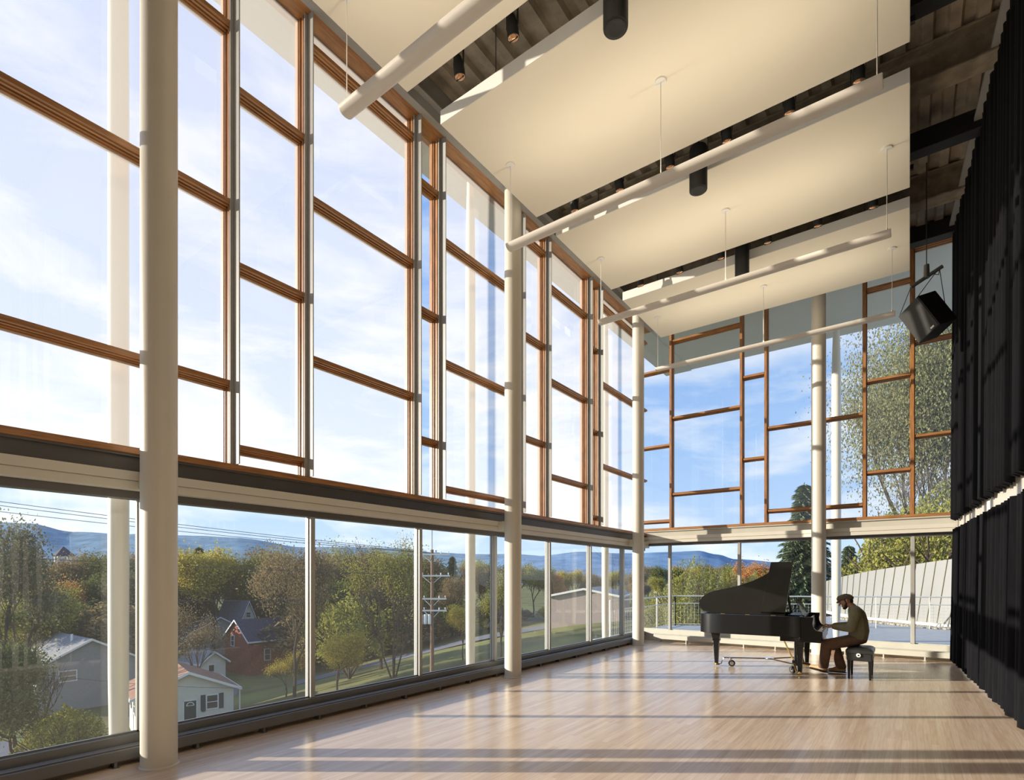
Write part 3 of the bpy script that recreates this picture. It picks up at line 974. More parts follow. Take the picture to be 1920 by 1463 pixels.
LO = [(XF, -0.012)] + [(x - 0.012, y - 0.012) for x, y in OUT[1:4]] + [(x - 0.014, y) for x, y in OUT[4:7]] + [(x - 0.005, y + 0.012) for x, y in OUT[7:15]] + [(XF, 1.487)]
MB().prism(LO, 0.0, 0.022, tf=lidp).build('lid', M['lid'], PR, local=True, recalc=True, bevel=0.004)
FL = [(XF + 0.004, 0.03), (XF - 0.37, 0.03), (XF - 0.37, 1.487), (XF + 0.004, 1.487)]
MB().prism(FL, 0.026, 0.046, tf=lidp).build('front_leaf', M['lid'], PR, local=True, recalc=True, bevel=0.004)
hg = MB()
for hx in (-0.75, -1.15, -1.55):
    hg.tube([(hx, -0.008, ZT + 0.012), (hx + 0.07, -0.008, ZT + 0.012)], 0.008, 8)
hg.build('lid_hinge', M['brass'], PR, local=True)
top = lidp(-0.62, 0.97, -0.01)
MB().tube([(-0.60, 1.40, ZT - 0.02), top], 0.013, 8, sx=1.6).build('prop_stick', M['black_gloss'], PR, local=True)
# music desk
md = MB()
t1 = radians(22)
md.add([(-0.31, 0.33, ZT + 0.01), (-0.31, 1.15, ZT + 0.01), (-0.31 - 0.28 * sin(t1), 1.15, ZT + 0.27), (-0.31 - 0.28 * sin(t1), 0.33, ZT + 0.27),
        (-0.318, 0.33, ZT + 0.01), (-0.318, 1.15, ZT + 0.01), (-0.318 - 0.28 * sin(t1), 1.15, ZT + 0.27), (-0.318 - 0.28 * sin(t1), 0.33, ZT + 0.27)],
       [(0, 1, 2, 3), (4, 7, 6, 5), (0, 4, 5, 1), (1, 5, 6, 2), (2, 6, 7, 3), (3, 7, 4, 0)])
d_ = md.build('music_desk', M['desk'], PR, local=True, recalc=True)
MB().box((-0.53, 0.30, ZT - 0.02), (-0.28, 1.18, ZT + 0.008)).build('desk_slide', M['black_gloss'], PR, local=True)
for yy in (0.35, 1.12):
    MB().tube([(-0.32 - 0.2 * sin(t1), yy, ZT + 0.19), (-0.51, yy, ZT + 0.01)], 0.006, 6).build('desk_strut', M['black_gloss'], PR, local=True)
# legs
def leg(x, y):
    m = MB()
    for (za, ra), (zb_, rb) in (((0.05, 0.030), (0.46, 0.050)), ((0.46, 0.060), (0.49, 0.064)), ((0.49, 0.056), (ZB, 0.085))):
        m.add([(x + sx * ra, y + sy * ra, za) for sx, sy in ((-1, -1), (1, -1), (1, 1), (-1, 1))] + [(x + sx * rb, y + sy * rb, zb_) for sx, sy in ((-1, -1), (1, -1), (1, 1), (-1, 1))],
              [(3, 2, 1, 0), (4, 5, 6, 7), (0, 1, 5, 4), (1, 2, 6, 5), (2, 3, 7, 6), (3, 0, 4, 7)])
    o = m.build('leg', M['black_gloss'], PR, local=True, bevel=0.004)
    MB().lathe([(0.03, 0.035), (0.032, 0.05), (0.024, 0.075)], (x, y, 0), 14).build('ferrule', M['brass'], o, local=True, smooth=True)
    return o


LEGS = [(-0.33, 0.12), (-0.33, 1.355), (-1.70, 0.34)]
for p in LEGS: leg(*p)
# bracket where the case deepens towards the keyboard
for y0 in (0.03, 1.375):
    MB().box((-0.62, y0, ZB - 0.075), (-0.02, y0 + 0.07, ZB + 0.01)).build('case_skirt', M['black_gloss'], PR, local=True, bevel=0.01)
# pedal lyre
ly = MB()
for yy in (0.68, 0.80): ly.box((-0.47, yy - 0.018, 0.16), (-0.43, yy + 0.018, ZB))
ly.box((-0.50, 0.60, 0.075), (-0.36, 0.88, 0.165))
l_ = ly.build('pedal_lyre', M['black_gloss'], PR, local=True, bevel=0.006)
for yy in (0.67, 0.74, 0.81):
    MB().tube([(-0.38, yy, 0.11), (-0.30, yy, 0.10), (-0.235, yy, 0.085)], [0.010, 0.014, 0.018], 8, sx=1.0).build('pedal', M['brass'], l_, local=True, smooth=True)
MB().tube([(-0.48, 0.7, 0.13), (-0.70, 0.7, ZB - 0.0)], 0.008, 6).tube([(-0.48, 0.78, 0.13), (-0.70, 0.78, ZB - 0.0)], 0.008, 6).build('lyre_brace', M['brass'], l_, local=True)

# ================================================================== dolly under the piano legs
DR = empty('piano_dolly', (-1.12, 9.93, 0.0), radians(3))
tag(DR, 'low brass and steel wheeled dolly that carries the piano legs', 'dolly')
hub = (-0.86, 0.62, 0.165)
MB().lathe([(0.075, -0.012), (0.08, 0), (0.075, 0.014)], hub, 18).build('hub', M['chrome'], DR, local=True, smooth=True)
for (x, y), nm in zip(LEGS, ('arm', 'arm', 'arm')):
    dv = Vector((x - hub[0], y - hub[1], 0)); ln = dv.length; dv.normalize()
    q = Vector((x, y, 0)) - dv * 0.12
    bars_ = MB().tube([Vector(hub), (q.x, q.y, 0.155), (q.x + dv.x * 0.04, q.y + dv.y * 0.04, 0.045), (x + dv.x * 0.05, y + dv.y * 0.05, 0.030)], [0.014, 0.014, 0.012, 0.012], 8, sx=1.7)
    m_ = M['brass'] if x > -1 else M['chrome']
    a_ = bars_.build('arm', m_, DR, local=True, smooth=True)
    MB().lathe([(0.055, 0.022), (0.058, 0.028), (0.055, 0.034)], (x, y, 0), 16).build('leg_cup', M['brass'], a_, local=True, smooth=True)
    wpos = Vector((x, y, 0)) - dv * (0.26 if x < -1 else 0.17)
    side = Vector((-dv.y, dv.x, 0)).normalized()
    rr = 0.058
    wh = MB(); ring = []
    for kx in (-0.016, 0.016):
        for r_ in (rr, rr * 0.55):
            ring.append([(wpos.x + dv.x * r_ * cos(t2) + side.x * kx, wpos.y + dv.y * r_ * cos(t2) + side.y * kx, rr + r_ * sin(t2)) for t2 in [2 * pi * i / 20 for i in range(20)]])
    vv = [p for r in ring for p in r]; ff = []
    for i in range(20):
        j = (i + 1) % 20
        ff += [(i, j, 40 + j, 40 + i), (20 + i, 60 + i, 60 + j, 20 + j), (i, 20 + i, 20 + j, j), (40 + i, 40 + j, 60 + j, 60 + i)]
    wo = wh.add(vv, ff).build('wheel', M['rubber'], DR, local=True, recalc=True, smooth=True)
    MB().tube([wpos + side * -0.018 + Vector((0, 0, rr)), wpos + side * 0.018 + Vector((0, 0, rr))], rr * 0.57, 16).build('wheel_hub', M['chrome'], wo, local=True)
    fk = MB()
    for s_ in (-1, 1):
        fk.tube([wpos + side * 0.026 * s_ + Vector((0, 0, rr)), wpos + side * 0.024 * s_ + dv * 0.02 + Vector((0, 0, 0.142))], 0.008, 6, sx=1.8)
    fk.tube([wpos + dv * 0.02 + Vector((0, 0, 0.135)), wpos + dv * 0.02 + Vector((0, 0, 0.16))], 0.034, 12)
    fk.build('fork', M['chrome'], a_, local=True)

# ================================================================== bench
BX, BY = -0.635, 10.40
BR = empty('piano_bench', (BX, BY, 0.0)); tag(BR, 'black padded piano bench with tapered legs under the seated man', 'bench')
hw, hl = 0.185, 0.31
# cushion with button tufts
sv = []; nx, ny = 16, 26
for j in range(ny + 1):
    for i in range(nx + 1):
        a, b = i / nx * 2 - 1, j / ny * 2 - 1
        edge = max(abs(a) ** 6, abs(b) ** 8)
        z = 0.455 + 0.045 * (1 - edge)
        for ty_ in (-0.62, -0.2, 0.2, 0.62):
            for tx in (-0.5, 0.5):
                z -= 0.012 * math.exp(-(((a - tx) * hw) ** 2 + ((b - ty_) * hl) ** 2) / 0.0006)
        sv.append((a * hw, b * hl, z))
sf = [(j * (nx + 1) + i, j * (nx + 1) + i + 1, (j + 1) * (nx + 1) + i + 1, (j + 1) * (nx + 1) + i) for j in range(ny) for i in range(nx)]
m = MB(); m.add(sv, sf); m.box((-hw, -hl, 0.41), (hw, hl, 0.458))
m.build('cushion', M['leather'], BR, local=True, smooth=True, auto=50)
MB().box((-hw + 0.012, -hl + 0.012, 0.29), (hw - 0.012, hl - 0.012, 0.412)).build('apron', M['leather'], BR, local=True, bevel=0.018, segs=3)
for s_ in (-1, 1):
    yk = s_ * (hl - 0.012)
    kn = MB().tube([(-0.01, yk, 0.385), (-0.01, yk + s_ * 0.028, 0.385)], [0.032, 0.030], 18)
    ko = kn.build('knob', M['ivory'], BR, local=True, smooth=True)
    MB().tube([(-0.01, yk + s_ * 0.0275, 0.385), (-0.01, yk + s_ * 0.034, 0.385)], 0.012, 12).build('knob_cap', M['black_gloss'], ko, local=True)
    for sx in (-1, 1):
        x_, y_ = sx * (hw - 0.045), s_ * (hl - 0.045)
        q = MB()
        q.add([(x_ + a * 0.014, y_ + b * 0.014, 0.0) for a, b in ((-1, -1), (1, -1), (1, 1), (-1, 1))] + [(x_ + a * 0.026, y_ + b * 0.026, 0.33) for a, b in ((-1, -1), (1, -1), (1, 1), (-1, 1))],
              [(3, 2, 1, 0), (4, 5, 6, 7), (0, 1, 5, 4), (1, 2, 6, 5), (2, 3, 7, 6), (3, 0, 4, 7)])
        q.build('leg', M['black_gloss'], BR, local=True, bevel=0.003)

# ================================================================== seated pianist (facing -x)
# joints in world space
YC = 10.46
ML = empty('person', (-0.66, YC, 0.0))
tag(ML, 'man in flat cap, olive shirt and brown trousers seated playing the piano', 'person')


def P(x, dy, z): return Vector((x, YC + dy, z))


pel = P(-0.675, 0, 0.605); waist = P(-0.665, 0, 0.76); chest = P(-0.685, 0, 0.96); upc = P(-0.715, 0, 1.065); neck = P(-0.755, 0, 1.135); headc = P(-0.835, 0, 1.215)
shN, shF = P(-0.695, -0.185, 1.055), P(-0.715, 0.185, 1.055)
elN, elF = P(-0.755, -0.255, 0.795), P(-0.785, 0.245, 0.80)
wrN, wrF = P(-1.005, -0.135, 0.795), P(-1.03, 0.16, 0.80)
hipN, hipF = P(-0.70, -0.10, 0.592), P(-0.70, 0.10, 0.592)
knN, knF = P(-1.105, -0.12, 0.505), P(-1.04, 0.17, 0.50)
anN, anF = P(-1.165, -0.02, 0.115), P(-0.925, 0.17, 0.105)
toeN, toeF = P(-1.365, 0.05, 0.075), P(-1.10, 0.16, 0.035)


def remesh(o, vox, smooth=8, fac=0.5):
    r = o.modifiers.new('skin_surface', 'REMESH'); r.mode = 'VOXEL'; r.voxel_size = vox; r.use_smooth_shade = True
    s_ = o.modifiers.new('soften', 'SMOOTH'); s_.factor = fac; s_.iterations = smooth


def chain(m, pts, rad):
    for i in range(len(pts) - 1): m.hull(pts[i], rad[i], pts[i + 1], rad[i + 1])


b = MB()
# trunk and limbs run on under the clothes
chain(b, [pel, waist, chest, upc, neck], [(0.10, 0.15, 0.09), (0.095, 0.14, 0.08), (0.10, 0.15, 0.09), (0.085, 0.13, 0.07), 0.055])
for sh, el, wr in ((shN, elN, wrN), (shF, elF, wrF)):
    chain(b, [upc, sh, el, el.lerp(wr, 0.3), wr], [0.06, 0.052, 0.040, 0.040, 0.026])
for hp, kn, an in ((hipN, knN, anN), (hipF, knF, anF)):
    chain(b, [pel, hp, kn, kn.lerp(an, 0.3), an], [0.09, 0.085, 0.055, 0.054, 0.035])
for an, toe in ((anN, toeN), (anF, toeF)):
    chain(b, [an, an.lerp(toe, 0.85) + Vector((0, 0, 0.01))], [0.034, 0.022])
# head, bent towards the keys
hd = Euler((0, radians(-24), 0)).to_matrix()       # tips the face (-x) downwards


def H(x, y, z):
    return headc + hd @ Vector((x, y, z))


chain(b, [neck, H(0.02, 0, -0.045)], [0.052, 0.055])
b.hull(H(0.012, 0, 0.02), (0.092, 0.072, 0.088), H(-0.018, 0, 0.015), (0.085, 0.068, 0.085))
b.hull(H(-0.03, 0, -0.03), (0.062, 0.058, 0.055), H(-0.062, 0, -0.088), (0.030, 0.030, 0.026))      # jaw to chin
b.hull(H(-0.097, 0, 0.010), 0.010, H(-0.122, 0, -0.024), 0.012)                                     # nose
b.hull(H(-0.085, -0.035, 0.022), 0.012, H(-0.085, 0.035, 0.022), 0.012)                             # brow
b.hull(H(-0.090, -0.016, -0.056), 0.008, H(-0.090, 0.016, -0.056), 0.008)                           # lips
for s_ in (-1, 1):
    b.hull(H(0.018, s_ * 0.074, 0.018), (0.018, 0.007, 0.020), H(0.012, s_ * 0.076, -0.018), (0.011, 0.006, 0.012))  # ears
    b.hull(H(-0.055, s_ * 0.045, -0.012), 0.02, H(-0.07, s_ * 0.03, -0.035), 0.018)                # cheeks


def hand(wr, side, spread):
    """palm down over the keys, five bent fingers of their own lengths; side -1 = near hand, thumb towards the other hand"""
    fw = Vector((-1, 0, 0)); lt = Vector((0, 1, 0))
    pc = wr + fw * 0.055 + Vector((0, 0, 0.0))
    b.hull(wr, (0.024, 0.026, 0.018), pc, (0.030, 0.040, 0.017))
    b.hull(pc, (0.03, 0.040, 0.017), pc + fw * 0.025, (0.02, 0.040, 0.014))
    base = wr + fw * 0.088
    for i, ln in enumerate((0.058, 0.072, 0.078, 0.072)):
        off = (-1.5 + i) * 0.020 * (1 if side > 0 else -1) * -1
        k0 = base + lt * off + Vector((0, 0, 0.004))
        k1 = k0 + fw * ln * 0.48 + lt * off * spread + Vector((0, 0, 0.006 + 0.003 * (i % 2)))
        k2 = k1 + fw * ln * 0.30 + lt * off * spread * 0.6 + Vector((0, 0, -0.018))
        k3 = k2 + fw * ln * 0.12 + Vector((0, 0, -0.022))
        chain(b, [k0, k1, k2, k3], [0.0092, 0.0088, 0.0080, 0.0068])
    s_ = 1 if side < 0 else -1
    t0 = wr + fw * 0.030 + lt * s_ * 0.026 + Vector((0, 0, -0.004))
    t1_ = t0 + fw * 0.030 + lt * s_ * 0.022 + Vector((0, 0, -0.008))
    t2_ = t1_ + fw * 0.026 + lt * s_ * 0.006 + Vector((0, 0, -0.012))
    chain(b, [t0, t1_, t2_], [0.0125, 0.0105, 0.0085])


hand(wrN, -1, 0.35); hand(wrF, 1, 0.35)
body = b.build('body', M['skin'], ML)
remesh(body, 0.0045, 4, 0.4)
# eyes
for s_ in (-1, 1):
    e_ = MB().ball(H(-0.0745, s_ * 0.031, 0.002), 0.0100, 10, 8)
    e_.build('eye', M['ivory'], ML, smooth=True)
# shirt
s = MB()
chain(s, [P(-0.675, 0, 0.635), P(-0.660, 0, 0.74), P(-0.672, 0, 0.90), P(-0.690, 0, 1.00), upc, P(-0.745, 0, 1.115)],
      [(0.145, 0.185, 0.05), (0.148, 0.185, 0.10), (0.140, 0.190, 0.11), (0.130, 0.180, 0.10), (0.105, 0.150, 0.075), (0.066, 0.070, 0.03)])
s.hull(P(-0.675, 0, 0.612), (0.142, 0.188, 0.03), P(-0.672, 0, 0.66), (0.147, 0.188, 0.05))
for sh, el, wr in ((shN, elN, wrN), (shF, elF, wrF)):
    chain(s, [upc, sh, sh.lerp(el, 0.5), el, el.lerp(wr, 0.4), el.lerp(wr, 0.92)], [0.088, 0.084, 0.076, 0.070, 0.062, 0.046])
    s.hull(el.lerp(wr, 0.90), 0.047, el.lerp(wr, 0.94), 0.046)
# collar
s.hull(P(-0.715, -0.045, 1.135), 0.022, P(-0.715, 0.045, 1.135), 0.022); s.hull(P(-0.715, -0.05, 1.13), 0.02, P(-0.785, -0.045, 1.105), 0.018); s.hull(P(-0.715, 0.05, 1.13), 0.02, P(-0.785, 0.045, 1.105), 0.018)
so_ = s.build('shirt', M['shirt'], ML); remesh(so_, 0.008, 6)
# trousers
t = MB()
chain(t, [P(-0.675, 0, 0.65), P(-0.68, 0, 0.592)], [(0.135, 0.178, 0.03), (0.142, 0.188, 0.078)])
for hp, kn, an in ((hipN, knN, anN), (hipF, knF, anF)):
    chain(t, [hp, hp.lerp(kn, 0.5), kn, kn.lerp(an, 0.35), kn.lerp(an, 0.75), an + Vector((0, 0, 0.0))], [0.098, 0.095, 0.088, 0.084, 0.080, (0.080, 0.066, 0.05)])
to_ = t.build('trousers', M['trousers'], ML); remesh(to_, 0.008, 6)
# cap: crown and peak
c = MB()
c.hull(H(0.020, 0, 0.058), (0.104, 0.086, 0.066), H(-0.02, 0, 0.062), (0.098, 0.083, 0.058))
c.hull(H(0.045, 0, 0.045), (0.084, 0.080, 0.05), H(-0.05, 0, 0.060), (0.075, 0.074, 0.042))
c.hull(H(-0.085, 0, 0.046), (0.03, 0.070, 0.014), H(-0.128, 0, 0.026), (0.020, 0.050, 0.009))
co = c.build('flat_cap', M['cap'], ML); remesh(co, 0.005, 4)
# hair at the nape and a short beard
h = MB()
h.hull(H(0.060, 0, 0.015), (0.045, 0.066, 0.035), H(0.055, 0, -0.03), (0.036, 0.056, 0.028))
for s_ in (-1, 1): h.hull(H(0.0, s_ * 0.064, 0.03), (0.02, 0.012, 0.02), H(-0.01, s_ * 0.066, -0.005), (0.010, 0.008, 0.012))
ho = h.build('hair', M['hair'], ML); remesh(ho, 0.005, 3)
h = MB()
h.hull(H(-0.040, 0, -0.075), (0.030, 0.050, 0.024), H(-0.070, 0, -0.092), (0.030, 0.032, 0.026))
for s_ in (-1, 1): h.hull(H(-0.005, s_ * 0.060, -0.022), 0.012, H(-0.045, s_ * 0.047, -0.068), 0.018)
h.hull(H(-0.096, -0.022, -0.046), 0.0065, H(-0.096, 0.022, -0.046), 0.0065)
bo = h.build('beard', M['hair'], ML); remesh(bo, 0.005, 3)
# shoes
for an, toe in ((anN, toeN), (anF, toeF)):
    d3 = (toe - an); d3.z = 0; d3.normalize()
    s = MB()
    heel = Vector((an.x, an.y, an.z - 0.055)) - d3 * 0.03
    if an is anF: heel.z = 0.052
    s.hull(heel, (0.045, 0.040, 0.034), an + Vector((0, 0, -0.02)), (0.050, 0.044, 0.035))
    s.hull(heel, (0.045, 0.040, 0.032), toe - d3 * 0.03 + Vector((0, 0, 0.012)), (0.05, 0.044, 0.030))
    s.hull(an + d3 * 0.03 + Vector((0, 0, -0.015)), (0.04, 0.036, 0.03), toe - d3 * 0.05 + Vector((0, 0, 0.02)), (0.045, 0.040, 0.028))
    sh_ = s.build('shoe', M['shoe'], ML); remesh(sh_, 0.006, 4)
    q = MB(); q.hull(heel + Vector((0, 0, -0.035)), (0.052, 0.043, 0.011), toe - d3 * 0.025 + Vector((0, 0, -0.020)), (0.055, 0.047, 0.010))
    so2 = q.build('sole', M['sole'], sh_, smooth=True); 

# ================================================================== outdoors
def gz(x, y):
    """height of the hillside outside"""
    lat = CY * x + SY * y
    d = -SY * x + CY * y
    z = -6.4 + (0.245 if lat < -4 else 0.165) * (lat + 4.0)
    z = max(-13.7, min(-3.2, z))
    far = max(0.0, min(1.0, (d - 90.0) / 120.0))
    return z * (1 - far) + (-11.0) * far


# ground sheet: fine near the hall, coarse far away
gm = MB()
ds = [8, 14, 20, 26, 32, 38, 44, 50, 56, 62, 70, 80, 95, 115, 140, 180, 240, 340, 600, 1100]
us = [-2.6 + 0.13 * i for i in range(46)]
vv = []
for d in ds:
    for u in us:
        lat = u * d
        x, y = -SY * d + CY * lat, CY * d + SY * lat
        vv.append((x, y, gz(x, y)))
nu = len(us)
ff = [(j * nu + i, j * nu + i + 1, (j + 1) * nu + i + 1, (j + 1) * nu + i) for j in range(len(ds) - 1) for i in range(nu - 1)]
gm.add(vv, ff)
gmat = mat('autumn_lawn', (0.13, 0.115, 0.055), 0.95, spec=0.1, vscale=0.11, col2=(0.20, 0.21, 0.07), var=0.05)
struct(gm.build('ground', gmat, smooth=True, auto=90))
asph = mat('asphalt', (0.13, 0.135, 0.15), 0.85, var=0.1, vscale=2)
# street crossing the slope
rd = MB(); v = []
for i in range(40):
    px = -200 + i * 35
    for dd in (70, 75.5):
        x, y = spot(px, dd); v.append((x, y, gz(x, y) + 0.06))
rd.add(v, [(2 * i, 2 * i + 2, 2 * i + 3, 2 * i + 1) for i in range(39)])
struct(rd.build('road', asph))
rf = MB(); v = []
for (px, dd) in ((-100, 43), (78, 43.5), (18, 50.5), (-100, 51.5)):
    x, y = spot(px, dd); v.append((x, y, gz(x, y) + 0.07))
rf.add(v, [(0, 1, 2, 3)]); struct(rf.build('path', asph))

# hills: ridge line height by bearing, distance haze put into the colour
def ridge(name, pts, D, depth, col, seed, rough):
    rnd = random.Random(seed)
    m = MB(); v = []
    xs_ = []
    p = pts[0][0]
    while p <= pts[-1][0]:
        xs_.append(p); p += 9
    rows_ = 7
    for j in range(rows_):
        t_ = j / (rows_ - 1)
        for px in xs_:
            for a, b in zip(pts, pts[1:]):
                if a[0] <= px <= b[0]:
                    k = (px - a[0]) / (b[0] - a[0]); k = k * k * (3 - 2 * k)
                    py = a[1] + (b[1] - a[1]) * k; break
            d = D + depth * t_
            zt = hgt(py, D + depth)
            z = -14 + (zt + 14) * (sin(t_ * pi / 2) ** 1.2)
            z += rough * (sin(px * 0.021 + j * 1.9 + seed) + 0.6 * sin(px * 0.055 + j)) * t_ * (1 - t_) * 6 + rough * 0.25 * rnd.uniform(-1, 1) * t_
            x, y = spot(px, d)
            v.append((x, y, z))
    n = len(xs_)
    for px in xs_:
        x, y = spot(px, D + depth * 1.6); v.append((x, y, -14))
    m.add(v, [(j * n + i, j * n + i + 1, (j + 1) * n + i + 1, (j + 1) * n + i) for j in range(rows_) for i in range(n - 1)])
    return struct(m.build(name, mat(name + '_hazy_forest', col, 0.95, spec=0.05, var=0.22, vscale=0.02), smooth=True, auto=90))


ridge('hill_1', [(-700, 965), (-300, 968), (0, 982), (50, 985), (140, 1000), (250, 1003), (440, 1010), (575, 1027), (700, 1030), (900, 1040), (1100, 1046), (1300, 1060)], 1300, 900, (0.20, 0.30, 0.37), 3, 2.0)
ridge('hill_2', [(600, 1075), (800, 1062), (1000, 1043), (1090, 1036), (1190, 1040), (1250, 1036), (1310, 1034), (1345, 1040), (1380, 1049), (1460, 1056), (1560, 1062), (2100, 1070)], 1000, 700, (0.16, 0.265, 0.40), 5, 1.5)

# ------------------------------------------------------------------ trees
BARK = mat('tree_bark', (0.085, 0.065, 0.048), 0.95, spec=0.1, var=0.3, vscale=9)
BARK2 = mat('grey_tree_bark', (0.12, 0.10, 0.085), 0.95, spec=0.1, var=0.3, vscale=9)
LEAF = {
    'silver': leaf_mat('silvery_olive_leaves', [(0.15, 0.155, 0.07), (0.26, 0.26, 0.12), (0.38, 0.37, 0.18), (0.22, 0.20, 0.10)], 0.45),
    'grey': leaf_mat('grey_olive_leaves', [(0.085, 0.09, 0.05), (0.15, 0.15, 0.08), (0.22, 0.215, 0.115), (0.125, 0.115, 0.065)]),
    'yellow': leaf_mat('yellow_leaves', [(0.284, 0.213, 0.038), (0.510, 0.383, 0.058), (0.652, 0.539, 0.115), (0.312, 0.312, 0.077)]),
    'olive': leaf_mat('olive_leaves', [(0.178, 0.178, 0.045), (0.327, 0.312, 0.067), (0.446, 0.402, 0.089), (0.238, 0.223, 0.059)]),
    'green': leaf_mat('dark_green_leaves', [(0.061, 0.091, 0.030), (0.111, 0.143, 0.045), (0.181, 0.203, 0.061), (0.243, 0.203, 0.061)]),
    'brown': leaf_mat('brown_leaves', [(0.163, 0.119, 0.063), (0.274, 0.192, 0.100), (0.365, 0.265, 0.136), (0.238, 0.219, 0.092)]),
    'orange': leaf_mat('orange_leaves', [(0.386, 0.149, 0.045), (0.564, 0.238, 0.075), (0.624, 0.342, 0.105), (0.416, 0.253, 0.075)]),
    'spruce': leaf_mat('spruce_needles', [(0.074, 0.103, 0.054), (0.133, 0.171, 0.092), (0.194, 0.230, 0.122)], 0.15),
    'bush': leaf_mat('yellow_green_leaves', [(0.200, 0.200, 0.048), (0.331, 0.316, 0.076), (0.420, 0.399, 0.114), (0.170, 0.189, 0.058)]),
}


def leaf(m, p, s, rnd):
    a, b = rnd.uniform(0, 2 * pi), rnd.uniform(-1.1, 1.1)
    u = Vector((cos(a) * cos(b), sin(a) * cos(b), sin(b)))
    w_ = u.cross(Vector((rnd.uniform(-1, 1), rnd.uniform(-1, 1), rnd.uniform(-1, 1)))).normalized()
    nn = u.cross(w_)
    q = [p - u * s, p + w_ * s * 0.55 + nn * s * 0.2, p + u * s, p - w_ * s * 0.55 + nn * s * 0.2]
    m.add(q, [(0, 1, 2), (0, 2, 3)])


def branches(m, p, dirv, ln, rad, lev, rnd, tips, spread=0.6, up=0.25, kids_=3):
    q = p + dirv * ln
    midp = p + dirv * ln * 0.5 + Vector((rnd.uniform(-1, 1), rnd.uniform(-1, 1), rnd.uniform(-0.5, 0.5))) * ln * 0.06
    m.tube([p, midp, q], [rad, rad * 0.82, rad * 0.62], 5 if lev > 1 else 4, cap=False)
    if lev <= 1: tips.append((midp, q))
    if lev == 0: return
    for k in range(kids_):
        nd = (dirv + Vector((rnd.uniform(-1, 1), rnd.uniform(-1, 1), rnd.uniform(-0.6, 0.8))) * spread + Vector((0, 0, up))).normalized()
        start = p + dirv * ln * rnd.uniform(0.55, 1.0) if k else q
        branches(m, start, nd, ln * rnd.uniform(0.62, 0.82), rad * 0.6, lev - 1, rnd, tips, spread, up, kids_)


def broadleaf(seed, nleaf, lsize, bare=False, multi=1, levels=4, spread=0.55, up=0.22, first=0.28, spread_l=0.034):
    """unit-height tree; returns (trunk mesh object data, crown mesh object data)"""
    rnd = random.Random(seed)
    t_ = MB(); tips = []
    for k in range(multi):
        a = 2 * pi * k / multi + rnd.uniform(-0.3, 0.3)
        lean = 0.0 if multi == 1 else 0.30
        branches(t_, Vector((0.01 * cos(a) * (multi > 1), 0.01 * sin(a) * (multi > 1), -0.02)), Vector((cos(a) * lean, sin(a) * lean, 1)).normalized(),
                 first * rnd.uniform(0.9, 1.1), 0.0135 / sqrt(multi), levels, rnd, tips, spread, up, 3)
    zmax = max(q.z for _, q in tips)
    sc = 1.0 / zmax
    c = MB()
    for i in range(nleaf):
        a, b = tips[rnd.randrange(len(tips))]
        p = a.lerp(b, rnd.random() * 1.1) + Vector((rnd.gauss(0, 1), rnd.gauss(0, 1), rnd.gauss(0, 1))) * spread_l
        leaf(c, p, lsize / sc * rnd.uniform(0.7, 1.3), rnd)
    t_.v = [tuple(Vector(p) * sc) for p in t_.v]; c.v = [tuple(Vector(p) * sc) for p in c.v]
    return t_, c


def spruce(seed, tiers=58, lsize=0.030):
    rnd = random.Random(seed)
    t_ = MB(); t_.tube([(0, 0, -0.02), (0, 0, 0.5), (0, 0, 1.0)], [0.016, 0.010, 0.002], 6)
    c = MB()
    for j in range(tiers):
        h = 0.08 + 0.90 * j / tiers
        r = (0.235 * (1 - h) ** 0.85 + 0.012) * rnd.uniform(0.62, 1.18)
        nb = 11 if j < tiers * 0.7 else 7
        for k in range(nb):
            a = 2 * pi * k / nb + j * 0.7 + rnd.uniform(-0.2, 0.2)
            rr = r * rnd.uniform(0.6, 1.15)
            end = Vector((cos(a) * rr, sin(a) * rr, h - rr * 0.28 + 0.02))
            st = Vector((0, 0, h + 0.01))
            t_.tube([st, end], [0.0025, 0.0008], 3, cap=False)
            m_ = max(3, int(rr / 0.017))
            for q in range(m_):
                f_ = (q + 0.6) / m_
                p = st.lerp(end, f_)
                side = Vector((-sin(a), cos(a), 0))
                for s_ in (-1, 1):
                    tip = p + side * s_ * lsize * (1.25 - 0.7 * f_) + Vector((cos(a), sin(a), -0.5)) * lsize * 0.7
                    wv = Vector((cos(a), sin(a), 0)) * lsize * 0.34
                    c.add([p - wv, tip, p + wv], [(0, 1, 2)])
                    c.add([p + Vector((0, 0, lsize * 0.25)), tip + Vector((0, 0, -lsize * 0.3)), p + Vector((0, 0, -lsize * 0.3))], [(0, 1, 2)])
    return t_, c


def shrub(seed, nleaf, lsize):
    rnd = random.Random(seed)
    t_ = MB(); tips = []
    for k in range(7):
        a = 2 * pi * k / 7 + rnd.uniform(-0.2, 0.2)
        branches(t_, Vector((0, 0, 0)), Vector((cos(a) * 0.7, sin(a) * 0.7, 1)).normalized(), 0.36, 0.014, 2, rnd, tips, 0.7, 0.15, 3)
    zmax = max(q.z for _, q in tips)
    c = MB()
    for i in range(nleaf):
        a, b_ = rnd.uniform(0, 2 * pi), rnd.uniform(-0.25, 1.0)
        rr = (1 - rnd.random() ** 3 * 0.7)
        cb = sqrt(max(0, 1 - b_ * b_))
        lump = 1 + 0.13 * sin(3 * a + 5 * b_ + seed) + 0.10 * sin(7 * a - 3 * b_)
        p = Vector((cos(a) * cb * 0.5 * rr * lump, sin(a) * cb * 0.5 * rr * lump, 0.42 + b_ * 0.56 * rr * lump))
        leaf(c, p, lsize * rnd.uniform(0.7, 1.3), rnd)
    t_.v = [tuple(Vector(p) * 0.95 / zmax) for p in t_.v]
    return t_, c


PROTO = {}


def mesh_of(mb, nm, m):
    o = mb.build(nm, m, smooth=False)
    me = o.data
    bpy.data.objects.remove(o)
    return me


